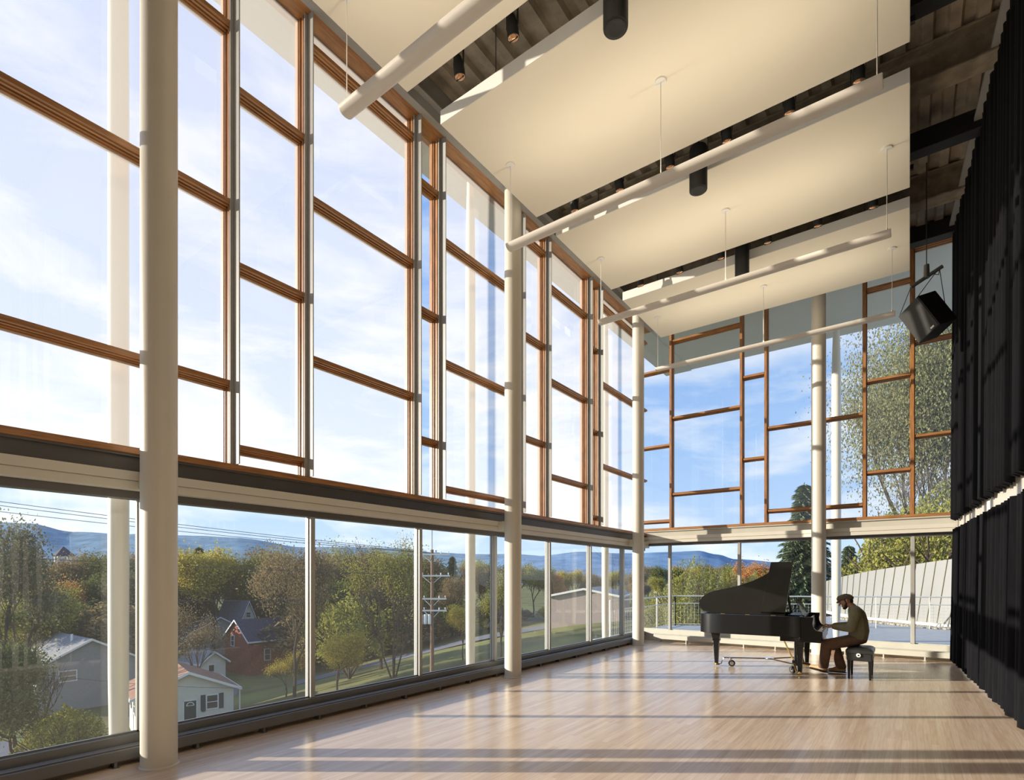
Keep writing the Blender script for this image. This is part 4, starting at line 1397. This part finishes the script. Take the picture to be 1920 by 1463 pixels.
for key, (tb, cb) in {
    'full1': broadleaf(11, 26000, 0.0115, levels=5, spread=0.62, up=0.18, first=0.24, spread_l=0.036), 'full2': broadleaf(12, 26000, 0.0115, levels=5, spread=0.7, up=0.14, first=0.20, spread_l=0.036),
    'thin1': broadleaf(21, 8500, 0.0085, levels=6, spread=0.55, up=0.25, first=0.26), 'thin2': broadleaf(22, 5200, 0.0085, levels=6, spread=0.62, up=0.2, first=0.24),
    'multi': broadleaf(31, 11000, 0.0068, multi=4, levels=5, spread=0.42, up=0.34, first=0.30),
    'big': broadleaf(41, 70000, 0.0058, multi=3, levels=5, spread=0.62, up=0.22, first=0.20, spread_l=0.055),
    'bare': broadleaf(51, 120, 0.010, levels=6, spread=0.6, up=0.22, first=0.25),
    'spruce': spruce(61), 'shrub1': shrub(71, 2600, 0.032), 'shrub2': shrub(72, 9000, 0.021), 'shrub3': shrub(73, 17000, 0.0125),
}.items():
    PROTO[key] = (mesh_of(tb, 'trunk', BARK), mesh_of(cb, 'crown', LEAF['brown']))


def tree(kind, px, d, top, leafc, label, group=None, wide=1.0, base=None, name='tree', rot=None, bark=None):
    """a tree whose foot stands at depth d in column px and whose tip reaches picture row `top`"""
    x, y = spot(px, d)
    zb = gz(x, y) if base is None else base
    h = hgt(top, d) - zb
    root = empty(name, (x, y, zb), rot if rot is not None else random.uniform(0, 6.28))
    tag(root, label, name.replace('_', ' ') if name != 'spruce_tree' else 'tree', group)
    for nm, me, m in (('trunk', PROTO[kind][0], bark or BARK), ('crown', PROTO[kind][1], LEAF[leafc])):
        o = bpy.data.objects.new(nm, me); COL.objects.link(o); o.parent = root
        o.scale = (h * wide, h * wide, h)
        o.material_slots[0].link = 'OBJECT'; o.material_slots[0].material = m
    return root


# seen through the nearest window bay
tree('thin1', 8, 52, 978, 'grey', 'tall thin-leaved tree at the edge of the nearest window, above the grey house', wide=0.7)
tree('full2', 28, 40, 1195, 'green', 'dark bushy tree beside the grey gabled house', wide=0.85)
tree('bare', 75, 43, 1170, 'brown', 'bare twiggy tree in front of the grey gabled house', wide=0.9)
tree('shrub2', 118, 41, 1332, 'olive', 'round garden bush in front of the white house', name='bush', wide=0.95)
# wooded valley behind the houses: one label for each kind of tree nobody could tell apart
rnd = random.Random(5)
for px, d, top, kd, lf in ((50, 105, 1060, 'full1', 'green'), (88, 140, 1082, 'full2', 'green'), (162, 125, 1072, 'full2', 'brown'), (190, 108, 1050, 'full1', 'brown'),
                           (30, 98, 1062, 'full2', 'grey'), (215, 125, 1040, 'full1', 'brown'), (255, 110, 1050, 'full2', 'green'), (-20, 110, 1045, 'full1', 'brown'), (125, 100, 1092, 'full1', 'green'),
                           (200, 100, 1070, 'full2', 'green'), (240, 96, 1078, 'full1', 'grey')):
    tree(kd, px, d, top + rnd.uniform(-3, 3), lf, 'dark tree in the wooded valley seen through the nearest window bay', 'dark trees in the wooded valley', wide=1.05)
tree('full1', 100, 92, 1098, 'orange', 'rusty orange tree below the white bell tower', wide=1.0)
tree('full2', 40, 70, 1105, 'olive', 'yellow-green tree behind the dark roof with the brick chimney', wide=1.0)
# second window bay
tree('spruce', 373, 118, 1024, 'spruce', 'dark pointed spruce left of the bright yellow tree', name='spruce_tree', wide=1.0)
tree('full1', 402, 104, 1036, 'yellow', 'bright yellow tree beside the pointed spruce', wide=0.95)
tree('full2', 482, 112, 1039, 'bush', 'lime green tree rising between brown trees', wide=1.0)
for px, d, top, kd, lf in ((345, 110, 1045, 'thin1', 'brown'), (345, 118, 1072, 'full2', 'grey'), (430, 122, 1075, 'full1', 'grey'), (455, 120, 1052, 'thin1', 'brown'), (505, 112, 1060, 'full1', 'olive'),
                           (540, 118, 1040, 'full2', 'brown'), (400, 126, 1072, 'thin1', 'brown'), (565, 96, 1050, 'full1', 'brown'), (600, 125, 1048, 'full1', 'olive'), (462, 124, 1070, 'full2', 'brown'), (610, 98, 1062, 'full2', 'green'),
                           (640, 110, 1050, 'thin1', 'brown'), (670, 120, 1046, 'full1', 'brown'), (640, 84, 1085, 'full2', 'green')):
    tree(kd, px, d, top + rnd.uniform(-3, 3), lf, 'brownish tree in the belt of trees behind the red brick house', 'brownish trees behind the brick house', wide=1.05)
tree('thin1', 552, 58, 1028, 'brown', 'tall brown tree with sparse leaves right of the red brick house', wide=0.75)
tree('thin2', 368, 66, 1125, 'brown', 'small thin-leaved tree in front of the blue-grey barn roof', wide=0.7)
tree('thin2', 536, 60, 1218, 'yellow', 'little tree with yellow leaves on the lawn by the road', wide=1.0)
# third window bay
tree('multi', 738, 54, 1000, 'olive', 'large many-stemmed tree left of the utility pole', wide=0.95)
tree('shrub1', 655, 62, 1122, 'bush', 'bright yellow-green bush left of the many-stemmed tree', name='bush', wide=0.85)
tree('full2', 632, 52, 1188, 'yellow', 'low yellow tree on the lawn in the third window bay', wide=1.1)
tree('bare', 715, 64, 1012, 'brown', 'bare twiggy tree behind the many-stemmed tree', wide=0.8)
for px, d, top, kd, lf in ((700, 100, 1040, 'thin1', 'brown'), (770, 92, 1050, 'full1', 'brown'), (820, 100, 1060, 'full2', 'green'), (880, 95, 1062, 'thin1', 'brown'), (905, 104, 1058, 'full1', 'olive'), (730, 86, 1075, 'full2', 'brown'),
                           (935, 96, 1070, 'full1', 'brown'), (855, 82, 1085, 'thin1', 'brown'), (965, 100, 1060, 'full1', 'green'), (1000, 100, 1066, 'full1', 'olive'), (1040, 104, 1072, 'full2', 'orange'), (1075, 108, 1074, 'full1', 'yellow'),
                           (1110, 104, 1072, 'full2', 'brown'), (1150, 110, 1072, 'full1', 'olive'), (1185, 105, 1070, 'full2', 'brown')):
    tree(kd, px, d, top + rnd.uniform(-3, 3), lf, 'autumn tree in the belt of trees beyond the utility pole', 'autumn trees beyond the utility pole', wide=1.05)
tree('spruce', 848, 88, 1042, 'spruce', 'dark pointed spruce right of the utility pole', name='spruce_tree', wide=1.0)
tree('full1', 868, 55, 1140, 'yellow', 'golden tree between the utility pole and the outdoor column', wide=0.9)
tree('thin1', 940, 52, 1075, 'olive', 'sparse olive tree seen beside the halfway column', wide=0.9)
# beyond the terrace
for px, d, top, lf in ((1215, 130, 1064, 'brown'), (1245, 120, 1066, 'green'), (1290, 140, 1065, 'orange'), (1350, 130, 1064, 'brown'), (1235, 80, 1085, 'olive'), (1380, 110, 1066, 'green'), (1205, 70, 1095, 'brown')):
    tree('full1', px, d, top, lf, 'distant autumn tree on the skyline beyond the terrace railing', 'distant trees beyond the terrace', wide=1.1)
tree('shrub3', 1302, 36, 1058, 'bush', 'tall yellow-green bush behind the terrace railing, left of the piano', name='bush', wide=0.62)
tree('shrub3', 1358, 38, 1070, 'bush', 'yellow-green bush behind the terrace railing and the piano tail', name='bush', wide=0.60)
tree('shrub3', 1240, 40, 1110, 'olive', 'low olive bush at the corner of the terrace railing', name='bush', wide=0.75)
tree('full1', 1412, 52, 1060, 'orange', 'orange tree behind the raised piano lid', wide=0.9)
tree('shrub3', 1420, 37, 1082, 'olive', 'olive green bush behind the raised piano lid', name='bush', wide=0.7)
tree('spruce', 1508, 42, 905, 'spruce', 'large spruce behind the end-wall column', name='spruce_tree', wide=1.25)
tree('spruce', 1592, 55, 1022, 'spruce', 'smaller spruce right of the terrace column', name='spruce_tree', wide=1.5)
tree('spruce', 1650, 60, 1030, 'spruce', 'spruce just above the pale curved wall', name='spruce_tree', wide=1.6)
tree('bare', 1668, 33, 870, 'brown', 'bare branching tree left of the big leafy tree', wide=0.75, bark=BARK2)
tree('big', 1752, 34, 570, 'silver', 'very tall olive-leaved tree beside the curtain', wide=0.48, rot=0.6)
tree('shrub3', 1725, 29, 958, 'bush', 'bright yellow-green foliage above the pale curved wall', name='bush', wide=0.85)
tree('shrub3', 1790, 27, 930, 'bush', 'yellow-green bush above the curved wall, half hidden by the curtain', name='bush', wide=0.8)

# undergrowth along the foot of the tree belts
for i, px in enumerate((20, 70, 130, 170, 225, 350, 395, 440, 485, 530, 570, 600, 640, 690, 735, 770, 825, 865, 905, 950, 985, 1025, 1065, 1100, 1140, 1180)):
    if px < 300:
        lb, gp = 'bush at the foot of the dark trees in the wooded valley, nearest window bay', 'bushes below the dark valley trees'
    elif px < 620:
        lb, gp = 'bush at the foot of the brownish trees behind the red brick house', 'bushes below the brownish trees'
    else:
        lb, gp = 'bush at the foot of the autumn trees beyond the utility pole', 'bushes below the trees beyond the utility pole'
    tree('shrub1' if i % 2 else 'shrub2', px, (80 + (i * 7) % 13) + (34 if 320 < px < 575 else 0), 1128 + (i * 11) % 17, ('brown', 'olive', 'green', 'brown')[i % 4], lb, gp, wide=1.5, name='bush')

# ------------------------------------------------------------------ houses
def hm(name, col, **k): return mat(name, col, 0.85, spec=0.2, **k)


SID_W = hm('white_siding', (0.62, 0.60, 0.52), var=0.04); SID_G = hm('grey_siding', (0.29, 0.285, 0.27), var=0.05)
BRICK = hm('red_brick', (0.27, 0.085, 0.05), var=0.2, vscale=3); SHING_B = hm('brown_shingles', (0.30, 0.16, 0.10), var=0.2, vscale=3)
SHING_G = hm('grey_shingles', (0.24, 0.235, 0.23), var=0.15, vscale=3); SHING_D = hm('dark_slate', (0.06, 0.06, 0.085), var=0.2, vscale=3)
SHING_T = hm('teal_metal_roof', (0.06, 0.17, 0.20), var=0.1); SHING_BL = hm('blue_grey_roof', (0.14, 0.16, 0.21), var=0.15, vscale=2)
TRIMW = hm('house_trim', (0.72, 0.72, 0.68)); SHUT = hm('dark_shutter', (0.035, 0.055, 0.06)); PANE = mat('house_window_pane', (0.05, 0.055, 0.06), 0.12, spec=0.8)
DOORM = hm('dark_green_door', (0.03, 0.055, 0.05))


def house(px, d, rz, w_, l_, h_, rise, wall, roof, label, name='house', over=0.45, base=None, px_is_corner=True):
    """gabled house; local frame: gable end on the plane y=0, long side running back along +y from the corner at the origin"""
    x, y = spot(px, d)
    zb = gz(x, y) if base is None else base
    root = empty(name, (x, y, zb), rz); tag(root, label, name)
    m = MB()
    m.add([(0, 0, -1), (w_, 0, -1), (w_, 0, h_), (w_ / 2, 0, h_ + rise), (0, 0, h_), (0, l_, -1), (w_, l_, -1), (w_, l_, h_), (w_ / 2, l_, h_ + rise), (0, l_, h_)],
          [(0, 1, 2, 3, 4), (5, 9, 8, 7, 6), (0, 4, 9, 5), (1, 6, 7, 2), (0, 5, 6, 1)])
    m.build('walls', wall, root, local=True)
    sl_ = rise / (w_ / 2)
    r = MB()
    for s_ in (0, 1):
        xe = -over if s_ == 0 else w_ + over
        ze = h_ - sl_ * over
        a = [(xe, -over, ze), (w_ / 2, -over, h_ + rise), (w_ / 2, l_ + over, h_ + rise), (xe, l_ + over, ze)]
        r.add(a + [(p[0], p[1], p[2] + 0.16) for p in a], [(0, 1, 2, 3), (4, 7, 6, 5), (0, 4, 5, 1), (1, 5, 6, 2), (2, 6, 7, 3), (3, 7, 4, 0)])
    r.build('roof', roof, root, local=True, recalc=True)
    f = MB()
    for s_ in (0, 1):
        xe = -over if s_ == 0 else w_ + over
        ze = h_ - sl_ * over
        f.add([(xe, -over - 0.03, ze - 0.08), (w_ / 2, -over - 0.03, h_ + rise - 0.08), (w_ / 2, -over - 0.03, h_ + rise + 0.18), (xe, -over - 0.03, ze + 0.18),
               (xe, -over + 0.02, ze - 0.08), (w_ / 2, -over + 0.02, h_ + rise - 0.08), (w_ / 2, -over + 0.02, h_ + rise + 0.18), (xe, -over + 0.02, ze + 0.18)],
              [(0, 1, 2, 3), (4, 7, 6, 5), (0, 4, 5, 1), (1, 5, 6, 2), (2, 6, 7, 3), (3, 7, 4, 0)])
        f.box((xe - 0.05, -over, ze - 0.06), (xe + 0.05, l_ + over, ze + 0.17))
    f.build('fascia', TRIMW, root, local=True)
    return root


def h_window(root, face, u, z, w_, h_, shutters=False, W=0):
    """a window on the gable end ('g') or the long side ('s', x=0; 't', x=W)"""
    def at(a, b, dpt):
        return {'g': (a, -dpt, b), 's': (-dpt, a, b), 't': (W + dpt, a, b)}[face]

    def slab(m, a0, a1, b0, b1, d0, d1):
        p, q = at(a0, b0, d0), at(a1, b1, d1); m.box(p, q); return m
    fr = MB()
    slab(fr, u - w_ / 2 - 0.1, u + w_ / 2 + 0.1, z - 0.1, z, 0.0, 0.07); slab(fr, u - w_ / 2 - 0.1, u + w_ / 2 + 0.1, z + h_, z + h_ + 0.1, 0.0, 0.07)
    slab(fr, u - w_ / 2 - 0.1, u - w_ / 2, z, z + h_, 0.0, 0.07); slab(fr, u + w_ / 2, u + w_ / 2 + 0.1, z, z + h_, 0.0, 0.07)
    slab(fr, u - w_ / 2, u + w_ / 2, z + h_ / 2 - 0.03, z + h_ / 2 + 0.03, 0.0, 0.06)
    o = fr.build('window', TRIMW, root, local=True)
    slab(MB(), u - w_ / 2, u + w_ / 2, z, z + h_, 0.005, 0.03).build('pane', PANE, o, local=True)
    if shutters:
        for s_ in (-1, 1):
            uc = u + s_ * (w_ / 2 + 0.34)
            slab(MB(), uc - 0.2, uc + 0.2, z - 0.12, z + h_ + 0.12, 0.0, 0.06).build('shutter', SHUT, root, local=True)


def face_to(px_a, d_a, px_b, d_b):
    a, b = spot(px_a, d_a), spot(px_b, d_b)
    return math.atan2(b[1] - a[1], b[0] - a[0]), math.hypot(b[0] - a[0], b[1] - a[1])


# white house: gable end between columns 256 and 440, long side away to column 150
rz, gw = face_to(258, 49.0, 438, 54.0)
wh = house(258, 49.0, rz, gw, 8.2, 3.45, 1.75, SID_W, SHING_B, 'white house with a brown roof and dark shutters below the first column', over=0.6, base=-12.6)
h_window(wh, 'g', gw * 0.76, 1.55, 0.9, 1.25, True)
dm = MB().box((gw * 0.46, -0.06, 0.4), (gw * 0.46 + 1.0, 0.01, 2.5)); dr_ = dm.build('door', DOORM, wh, local=True)
am = MB()
for k in range(7):
    a0, a1 = pi * k / 7, pi * (k + 1) / 7
    cxx, czz = gw * 0.46 + 0.5, 2.08
    am.add([(cxx + cos(a) * r_, -0.075, czz + sin(a) * r_) for a, r_ in ((a0, 0.34), (a1, 0.34), (a1, 0.27), (a0, 0.27))], [(0, 1, 2, 3)])
am.box((gw * 0.46 + 0.16, -0.08, 2.05), (gw * 0.46 + 0.84, -0.062, 2.10)); am.build('fan_light', TRIMW, dr_, local=True)
MB().box((gw * 0.46 - 0.09, -0.05, 0), (gw * 0.46, 0, 2.6)).box((gw * 0.46 + 1.0, -0.05, 0), (gw * 0.46 + 1.09, 0, 2.6)).box((gw * 0.46 - 0.09, -0.05, 2.5), (gw * 0.46 + 1.09, 0, 2.6)).build('door_frame', TRIMW, wh, local=True)
MB().box((gw * 0.46 + 1.45, -0.14, 1.35), (gw * 0.46 + 1.75, 0.0, 1.75)).build('letter_box', SHUT, wh, local=True)
h_window(wh, 's', 2.6, 1.5, 0.9, 1.25, True); h_window(wh, 's', 6.6, 1.5, 0.9, 1.25, True)
MB().box((gw + 0.45, -0.35, -0.5), (gw + 0.53, -0.27, 3.1)).build('porch_post', TRIMW, wh, local=True)
# grey gabled house behind it
rz, gw = face_to(68, 60.0, 262, 68.0)
gh = house(68, 60.0, rz, gw, 13.0, 5.2, 2.7, SID_G, SHING_G, 'grey sided house with a low gable behind the white house', over=0.4, base=-13.6)
h_window(gh, 'g', gw * 0.28, 3.4, 1.5, 1.1)
MB().tube([(gw * 0.42, 4.0, 7.0), (gw * 0.42, 4.0, 8.4)], 0.12, 8).build('vent_pipe', TRIMW, gh, local=True)
# dark roofed house with the brick chimney
dh = house(20, 92.0, radians(18), 14.0, 9.0, 3.2, 3.0, SID_G, SHING_D, 'house with a dark slate roof and a brick chimney behind the grey house')
MB().box((6.2, 3.6, 4.0), (7.5, 4.6, 8.6)).box((6.1, 3.5, 8.4), (7.6, 4.7, 8.65)).build('chimney', BRICK, dh, local=True)
house(172, 84.0, radians(28), 7.0, 16.0, 2.6, 1.6, SID_G, SHING_T, 'long low building with a teal roof behind the grey house')
# red brick house and its neighbours
rz, gw = face_to(421, 89.0, 467, 84.5)
rb = house(421, 89.0, rz, gw, 14.0, 5.5, 3.0, BRICK, SHING_D, 'red brick house with a steep dark roof in the second window bay', over=0.4)
h_window(rb, 'g', gw * 0.35, 4.4, 0.9, 1.6); h_window(rb, 't', 3.0, 2.2, 0.9, 1.7, W=gw); h_window(rb, 't', 8.0, 2.2, 0.9, 1.7, W=gw)
rz, gw = face_to(376, 76.0, 423, 79.0)
sm = house(376, 76.0, rz, gw, 5.5, 3.4, 1.3, SID_W, SHING_G, 'small pale house beside the red brick house')
h_window(sm, 'g', gw * 0.42, 1.0, 0.75, 1.9)
bb = house(322, 100.0, radians(75), 16.0, 12.0, 2.8, 4.6, SID_G, SHING_BL, 'big barn with a blue-grey roof behind the small pale house')
rz, gw = face_to(453, 104.0, 478, 106.0)
wg = house(453, 104.0, rz, gw, 10.0, 7.2, 3.2, SID_W, SHING_BL, 'house with a white gable peeping over the red brick house')
h_window(wg, 'g', gw * 0.5, 7.4, 0.8, 0.9)
house(1030, 70.0, radians(20), 9.0, 16.0, 4.2, 0.9, hm('tan_reflection', (0.36, 0.29, 0.25), var=0.05), SHING_G, 'long tan block in place of a reflection, in the window bay beside the glass corner')  # tan block added to stand for the curved wall's reflection in these panes
# white bell tower and church spire
x, y = spot(119, 128); zb = gz(x, y)
bt = empty('bell_tower', (x, y, zb)); tag(bt, 'white bell tower with an open belfry and dark pointed roof above the trees', 'tower')
zt = hgt(1050, 128) - zb
MB().box((-2.1, -1.6, 0), (1.5, 1.6, zt - 2.6)).build('shaft', SID_W, bt, local=True)
MB().box((-2.6, -2.0, zt - 2.6), (1.9, 2.0, zt - 2.3)).build('cornice', TRIMW, bt, local=True)
for sx in (-1.2, 1.2):
    for sy in (-1.2, 1.2):
        MB().box((sx - 0.2, sy - 0.2, zt - 2.3), (sx + 0.2, sy + 0.2, zt + 0.9)).build('post', TRIMW, bt, local=True)
MB().lathe([(0.1, 0), (0.55, 0.1), (0.42, 0.6), (0.3, 0.9), (0.05, 1.0)], (0, 0, zt - 1.4), 12).build('bell', SHUT, bt, local=True)
MB().add([(-1.9, -1.9, zt + 0.9), (1.9, -1.9, zt + 0.9), (1.9, 1.9, zt + 0.9), (-1.9, 1.9, zt + 0.9), (0, 0, zt + 3.2)], [(3, 2, 1, 0), (0, 1, 4), (1, 2, 4), (2, 3, 4), (3, 0, 4)]).build('roof', SHING_D, bt, local=True)
x, y = spot(1234, 170); zb = gz(x, y)
cs = empty('church_spire', (x, y, zb)); tag(cs, 'thin pale church spire left of the terrace window post', 'spire')
za, zt = hgt(1098, 170) - zb, hgt(1062, 170) - zb
MB().box((-1.0, -1.0, 0), (1.0, 1.0, za)).build('tower', SID_W, cs, local=True)
MB().add([(-0.9, -0.9, za), (0.9, -0.9, za), (0.9, 0.9, za), (-0.9, 0.9, za), (0, 0, zt)], [(3, 2, 1, 0), (0, 1, 4), (1, 2, 4), (2, 3, 4), (3, 0, 4)]).build('spire_roof', TRIMW, cs, local=True)

# ------------------------------------------------------------------ utility pole and wires
WOODP = hm('weathered_pole', (0.20, 0.125, 0.08), var=0.2, vscale=6)
PD = 48.0
x, y = spot(810, PD); zb = gz(x, y)
up_ = empty('utility_pole', (x, y, zb)); tag(up_, 'tall wooden utility pole with several pale crossarms', 'utility pole')
zt = hgt(1031, PD)
MB().tube([(x, y, zb - 0.3), (x + 0.02, y, zt)], [0.19, 0.13], 10).build('pole_shaft', WOODP, up_, smooth=True)
MB().tube([(x, y, zt - 0.1), (x, y, zt + 2.4)], 0.045, 6).build('lightning_rod', M['steel'], up_)
ax = Vector((CY, SY, 0))
for py, ln in ((1040, 1.6), (1080, 1.6), (1123, 1.3), (1145, 1.3)):
    z = hgt(py, PD)
    c = Vector((x, y, z)); c0 = c + Vector((SY, -CY, 0)) * 0.2
    arm_ = MB().obox(c0, (2 * ln, 0.10, 0.13), (0, 0, math.atan2(SY, CY))).build('crossarm', TRIMW, up_)
    for s_ in (-1, -0.55, 0.55, 1):
        p = c0 + ax * ln * 0.92 * s_
        MB().lathe([(0.03, 0.06), (0.06, 0.10), (0.035, 0.16), (0.06, 0.21), (0.03, 0.27)], p, 8).build('insulator', TRIMW, arm_)
    for s_ in (-1, 1):
        MB().tube([c0 + ax * ln * 0.55 * s_, Vector((x, y, z - 0.75))], 0.03, 5).build('brace', TRIMW, up_)
tf_ = MB()
for s_ in (-1, 0, 1):
    p = Vector((x, y, 0)) - ax * 0.55 + Vector((SY, -CY, 0)) * 0.25 + ax * s_ * 0.36
    tf_ = MB().lathe([(0.15, 0), (0.16, 0.05), (0.16, 0.75), (0.10, 0.85)], (p.x, p.y, hgt(1170, PD)), 10).build('transformer', TRIMW, up_, smooth=True)


def wire(label, a, b, sag, r=0.022):
    pts = []
    a, b = Vector(a), Vector(b)
    for i in range(13):
        t_ = i / 12
        pts.append(a.lerp(b, t_) + Vector((0, 0, -sag * 4 * t_ * (1 - t_))))
    o = MB().tube(pts, r, 5).build('power_line', M['wire_dark'])
    tag(o, label, 'wire', 'overhead wires')


def far(px, py, d): return (*spot(px, d), hgt(py, d))


wire('topmost overhead wire crossing the nearest window bay', far(-260, 905, 36), far(800, 1034, PD), 0.25)
wire('second overhead wire from the top, just under the topmost', far(-260, 914, 36.5), far(806, 1037, PD), 0.25)
wire('third overhead wire from the top, skimming the hilltop', far(-260, 928, 37), far(812, 1038, PD), 0.3)
wire('overhead wire in front of the treetops, well below the top three', far(-260, 1028, 38), far(798, 1079, PD), 0.2)
wire('lowest overhead wire, passing in front of the roofs', far(-260, 1126, 39), far(798, 1122, PD), 0.15)
wire('service wire sagging from the grey house past the white house', far(60, 1262, 44), far(470, 1290, 50), 0.35, 0.016)

# ------------------------------------------------------------------ terrace, railing and curved wall beyond the end wall
TZ = -0.10
tp = [(-7.1, YG + 0.06), (6.0, YG + 0.06), (6.0, 27.5), (2.2, 24.6), (-7.1, 19.05)]
struct(MB().prism(tp, TZ - 0.25, TZ).build('terrace_floor', M['paving']))
RA, RB = Vector((-6.75, 19.1, TZ)), Vector((2.0, 23.6, TZ))
rl = empty('terrace_railing', tuple(RA)); tag(rl, 'thin metal railing along the edge of the terrace behind the piano', 'railing')
for (p, q) in ((RA, RB), (Vector((-6.75, YG + 0.4, TZ)), RA)):
    dv = (q - p)
    nseg = max(2, int(dv.length / 1.5))
    for z, r_ in ((1.06, 0.022), (0.80, 0.014), (0.06, 0.014)):
        MB().tube([p + Vector((0, 0, z)), q + Vector((0, 0, z))], r_, 8).build('rail', M['rail'], rl, smooth=True)
    for i in range(nseg + 1):
        s_ = p + dv * (i / nseg)
        MB().box((s_.x - 0.014, s_.y - 0.02, TZ), (s_.x + 0.014, s_.y + 0.02, TZ + 1.06)).build('post', M['rail'], rl)
    n_ = int(dv.length / 0.12)
    g = MB()
    for i in range(n_):
        s_ = p + dv * ((i + 0.5) / n_)
        g.tube([s_ + Vector((0, 0, 0.06)), s_ + Vector((0, 0, 0.80))], 0.0022, 3, cap=False)
    for k in range(1, 7):
        z = 0.06 + 0.74 * k / 7
        g.tube([p + Vector((0, 0, z)), q + Vector((0, 0, z))], 0.0022, 3, cap=False)
    g.build('mesh_infill', M['rail'], rl)
# curved wall in standing-seam metal, leaning outwards
B = [spot(1791 + 130, 16.9), spot(1791, 18.3), spot(1710, 19.9), spot(1640, 21.6), spot(1590, 23.6), spot(1556, 26.0), spot(1530, 29.5)]
Tt = [1022, 1045, 1057, 1068, 1078, 1087, 1096]
cw = empty('curved_wall', (*B[1], TZ)); tag(cw, 'pale curved metal wall with upright seams beyond the terrace', 'wall')


def spl(pts, t_):
    n_ = len(pts) - 1
    i = min(int(t_ * n_), n_ - 1); k = t_ * n_ - i
    p0, p1, p2, p3 = pts[max(i - 1, 0)], pts[i], pts[i + 1], pts[min(i + 2, n_)]
    f_ = lambda a, b, c, d: 0.5 * ((2 * b) + (-a + c) * k + (2 * a - 5 * b + 4 * c - d) * k * k + (-a + 3 * b - 3 * c + d) * k ** 3)
    return tuple(f_(a, b, c, d) for a, b, c, d in zip(p0, p1, p2, p3))


BT = []
for (x, y), py in zip(B, Tt):
    d = -SY * x + CY * y
    BT.append((x, y, hgt(py, d)))
NS = 96
wv = []; 
lean = 0.17
for i in range(NS + 1):
    x, y, z = spl(BT, i / NS)
    x2, y2, _ = spl(BT, min(1, i / NS + 0.01)); x1, y1, _ = spl(BT, max(0, i / NS - 0.01))
    tx, ty_ = x2 - x1, y2 - y1; q = math.hypot(tx, ty_); tx, ty_ = tx / q, ty_ / q
    dz = z - TZ
    wv.append(((x, y, TZ + 0.10), (x - tx * lean * dz + ty_ * -0.0, y - ty_ * lean * dz, z), (tx, ty_)))
m = MB(); v = []
for b_, t_, _ in wv: v += [b_, t_]
for b_, t_, (tx, ty_) in wv: v += [(b_[0] + ty_ * 0.25, b_[1] + tx * -0.25, b_[2]), (t_[0] + ty_ * 0.25, t_[1] + tx * -0.25, t_[2])]
o2 = 2 * (NS + 1)
m.add(v, [(2 * i, 2 * i + 1, 2 * i + 3, 2 * i + 2) for i in range(NS)] + [(2 * i + 1, o2 + 2 * i + 1, o2 + 2 * i + 3, 2 * i + 3) for i in range(NS)] + [(o2 + 2 * i, o2 + 2 * i + 2, o2 + 2 * i + 3, o2 + 2 * i + 1) for i in range(NS)])
m.build('metal_skin', M['metal_wall'], cw, recalc=True, smooth=True, auto=50)
for i in range(2, NS, 4):
    b_, t_, (tx, ty_) = wv[i]
    nrm = Vector((ty_, -tx, 0)) * -1
    if nrm.dot(Vector((0, 0, 0)) - Vector(b_)) < 0: nrm = -nrm
    MB().tube([Vector(b_) + nrm * 0.012, Vector(t_) + nrm * 0.012], 0.013, 4).build('seam', M['seam'], cw)
k = MB(); v = []
for b_, t_, (tx, ty_) in wv:
    nrm = Vector((ty_, -tx, 0))
    if nrm.dot(-Vector(b_)) < 0: nrm = -nrm
    for off, z in ((0.16, TZ), (0.16, TZ + 0.13), (-0.02, TZ + 0.13)):
        v.append(tuple(Vector((b_[0], b_[1], z)) + nrm * off))
k.add(v, [(3 * i, 3 * i + 3, 3 * i + 4, 3 * i + 1) for i in range(NS)] + [(3 * i + 1, 3 * i + 4, 3 * i + 5, 3 * i + 2) for i in range(NS)])
k.build('kerb', M['white'], cw, recalc=True)
# paving carries on to the foot of the wall
xt = [spl(BT, t_)[:2] for t_ in [0.06 + 0.05 * i for i in range(15)]]
struct(MB().prism([(p[0] + 0.1, p[1] + 0.1) for p in xt] + [(-5.2, 19.6), (-2.0, 21.2), (2.0, 22.4)], TZ - 0.2, TZ - 0.004).build('terrace_edge_floor', M['paving'], recalc=True))
# strip of round stones between wall and paving
rnd = random.Random(9)
st = MB()
for i in range(700):
    t_ = rnd.uniform(0.14, 0.62)
    x, y, z = spl(BT, t_)
    x2, y2, _ = spl(BT, t_ + 0.01); tx, ty_ = x2 - x, y2 - y; q = math.hypot(tx, ty_); nrm = Vector((ty_ / q, -tx / q, 0))
    if nrm.dot(-Vector((x, y, 0))) < 0: nrm = -nrm
    p = Vector((x, y, TZ + 0.02)) + nrm * rnd.uniform(0.24, 0.95)
    s_ = rnd.uniform(0.03, 0.065)
    st.ball(p, (s_, s_ * rnd.uniform(0.7, 1), s_ * 0.6), 7, 5)
tag(st.build('gravel', M['stone'], smooth=True), 'strip of rounded river stones at the foot of the curved wall', 'gravel', kind='stuff')
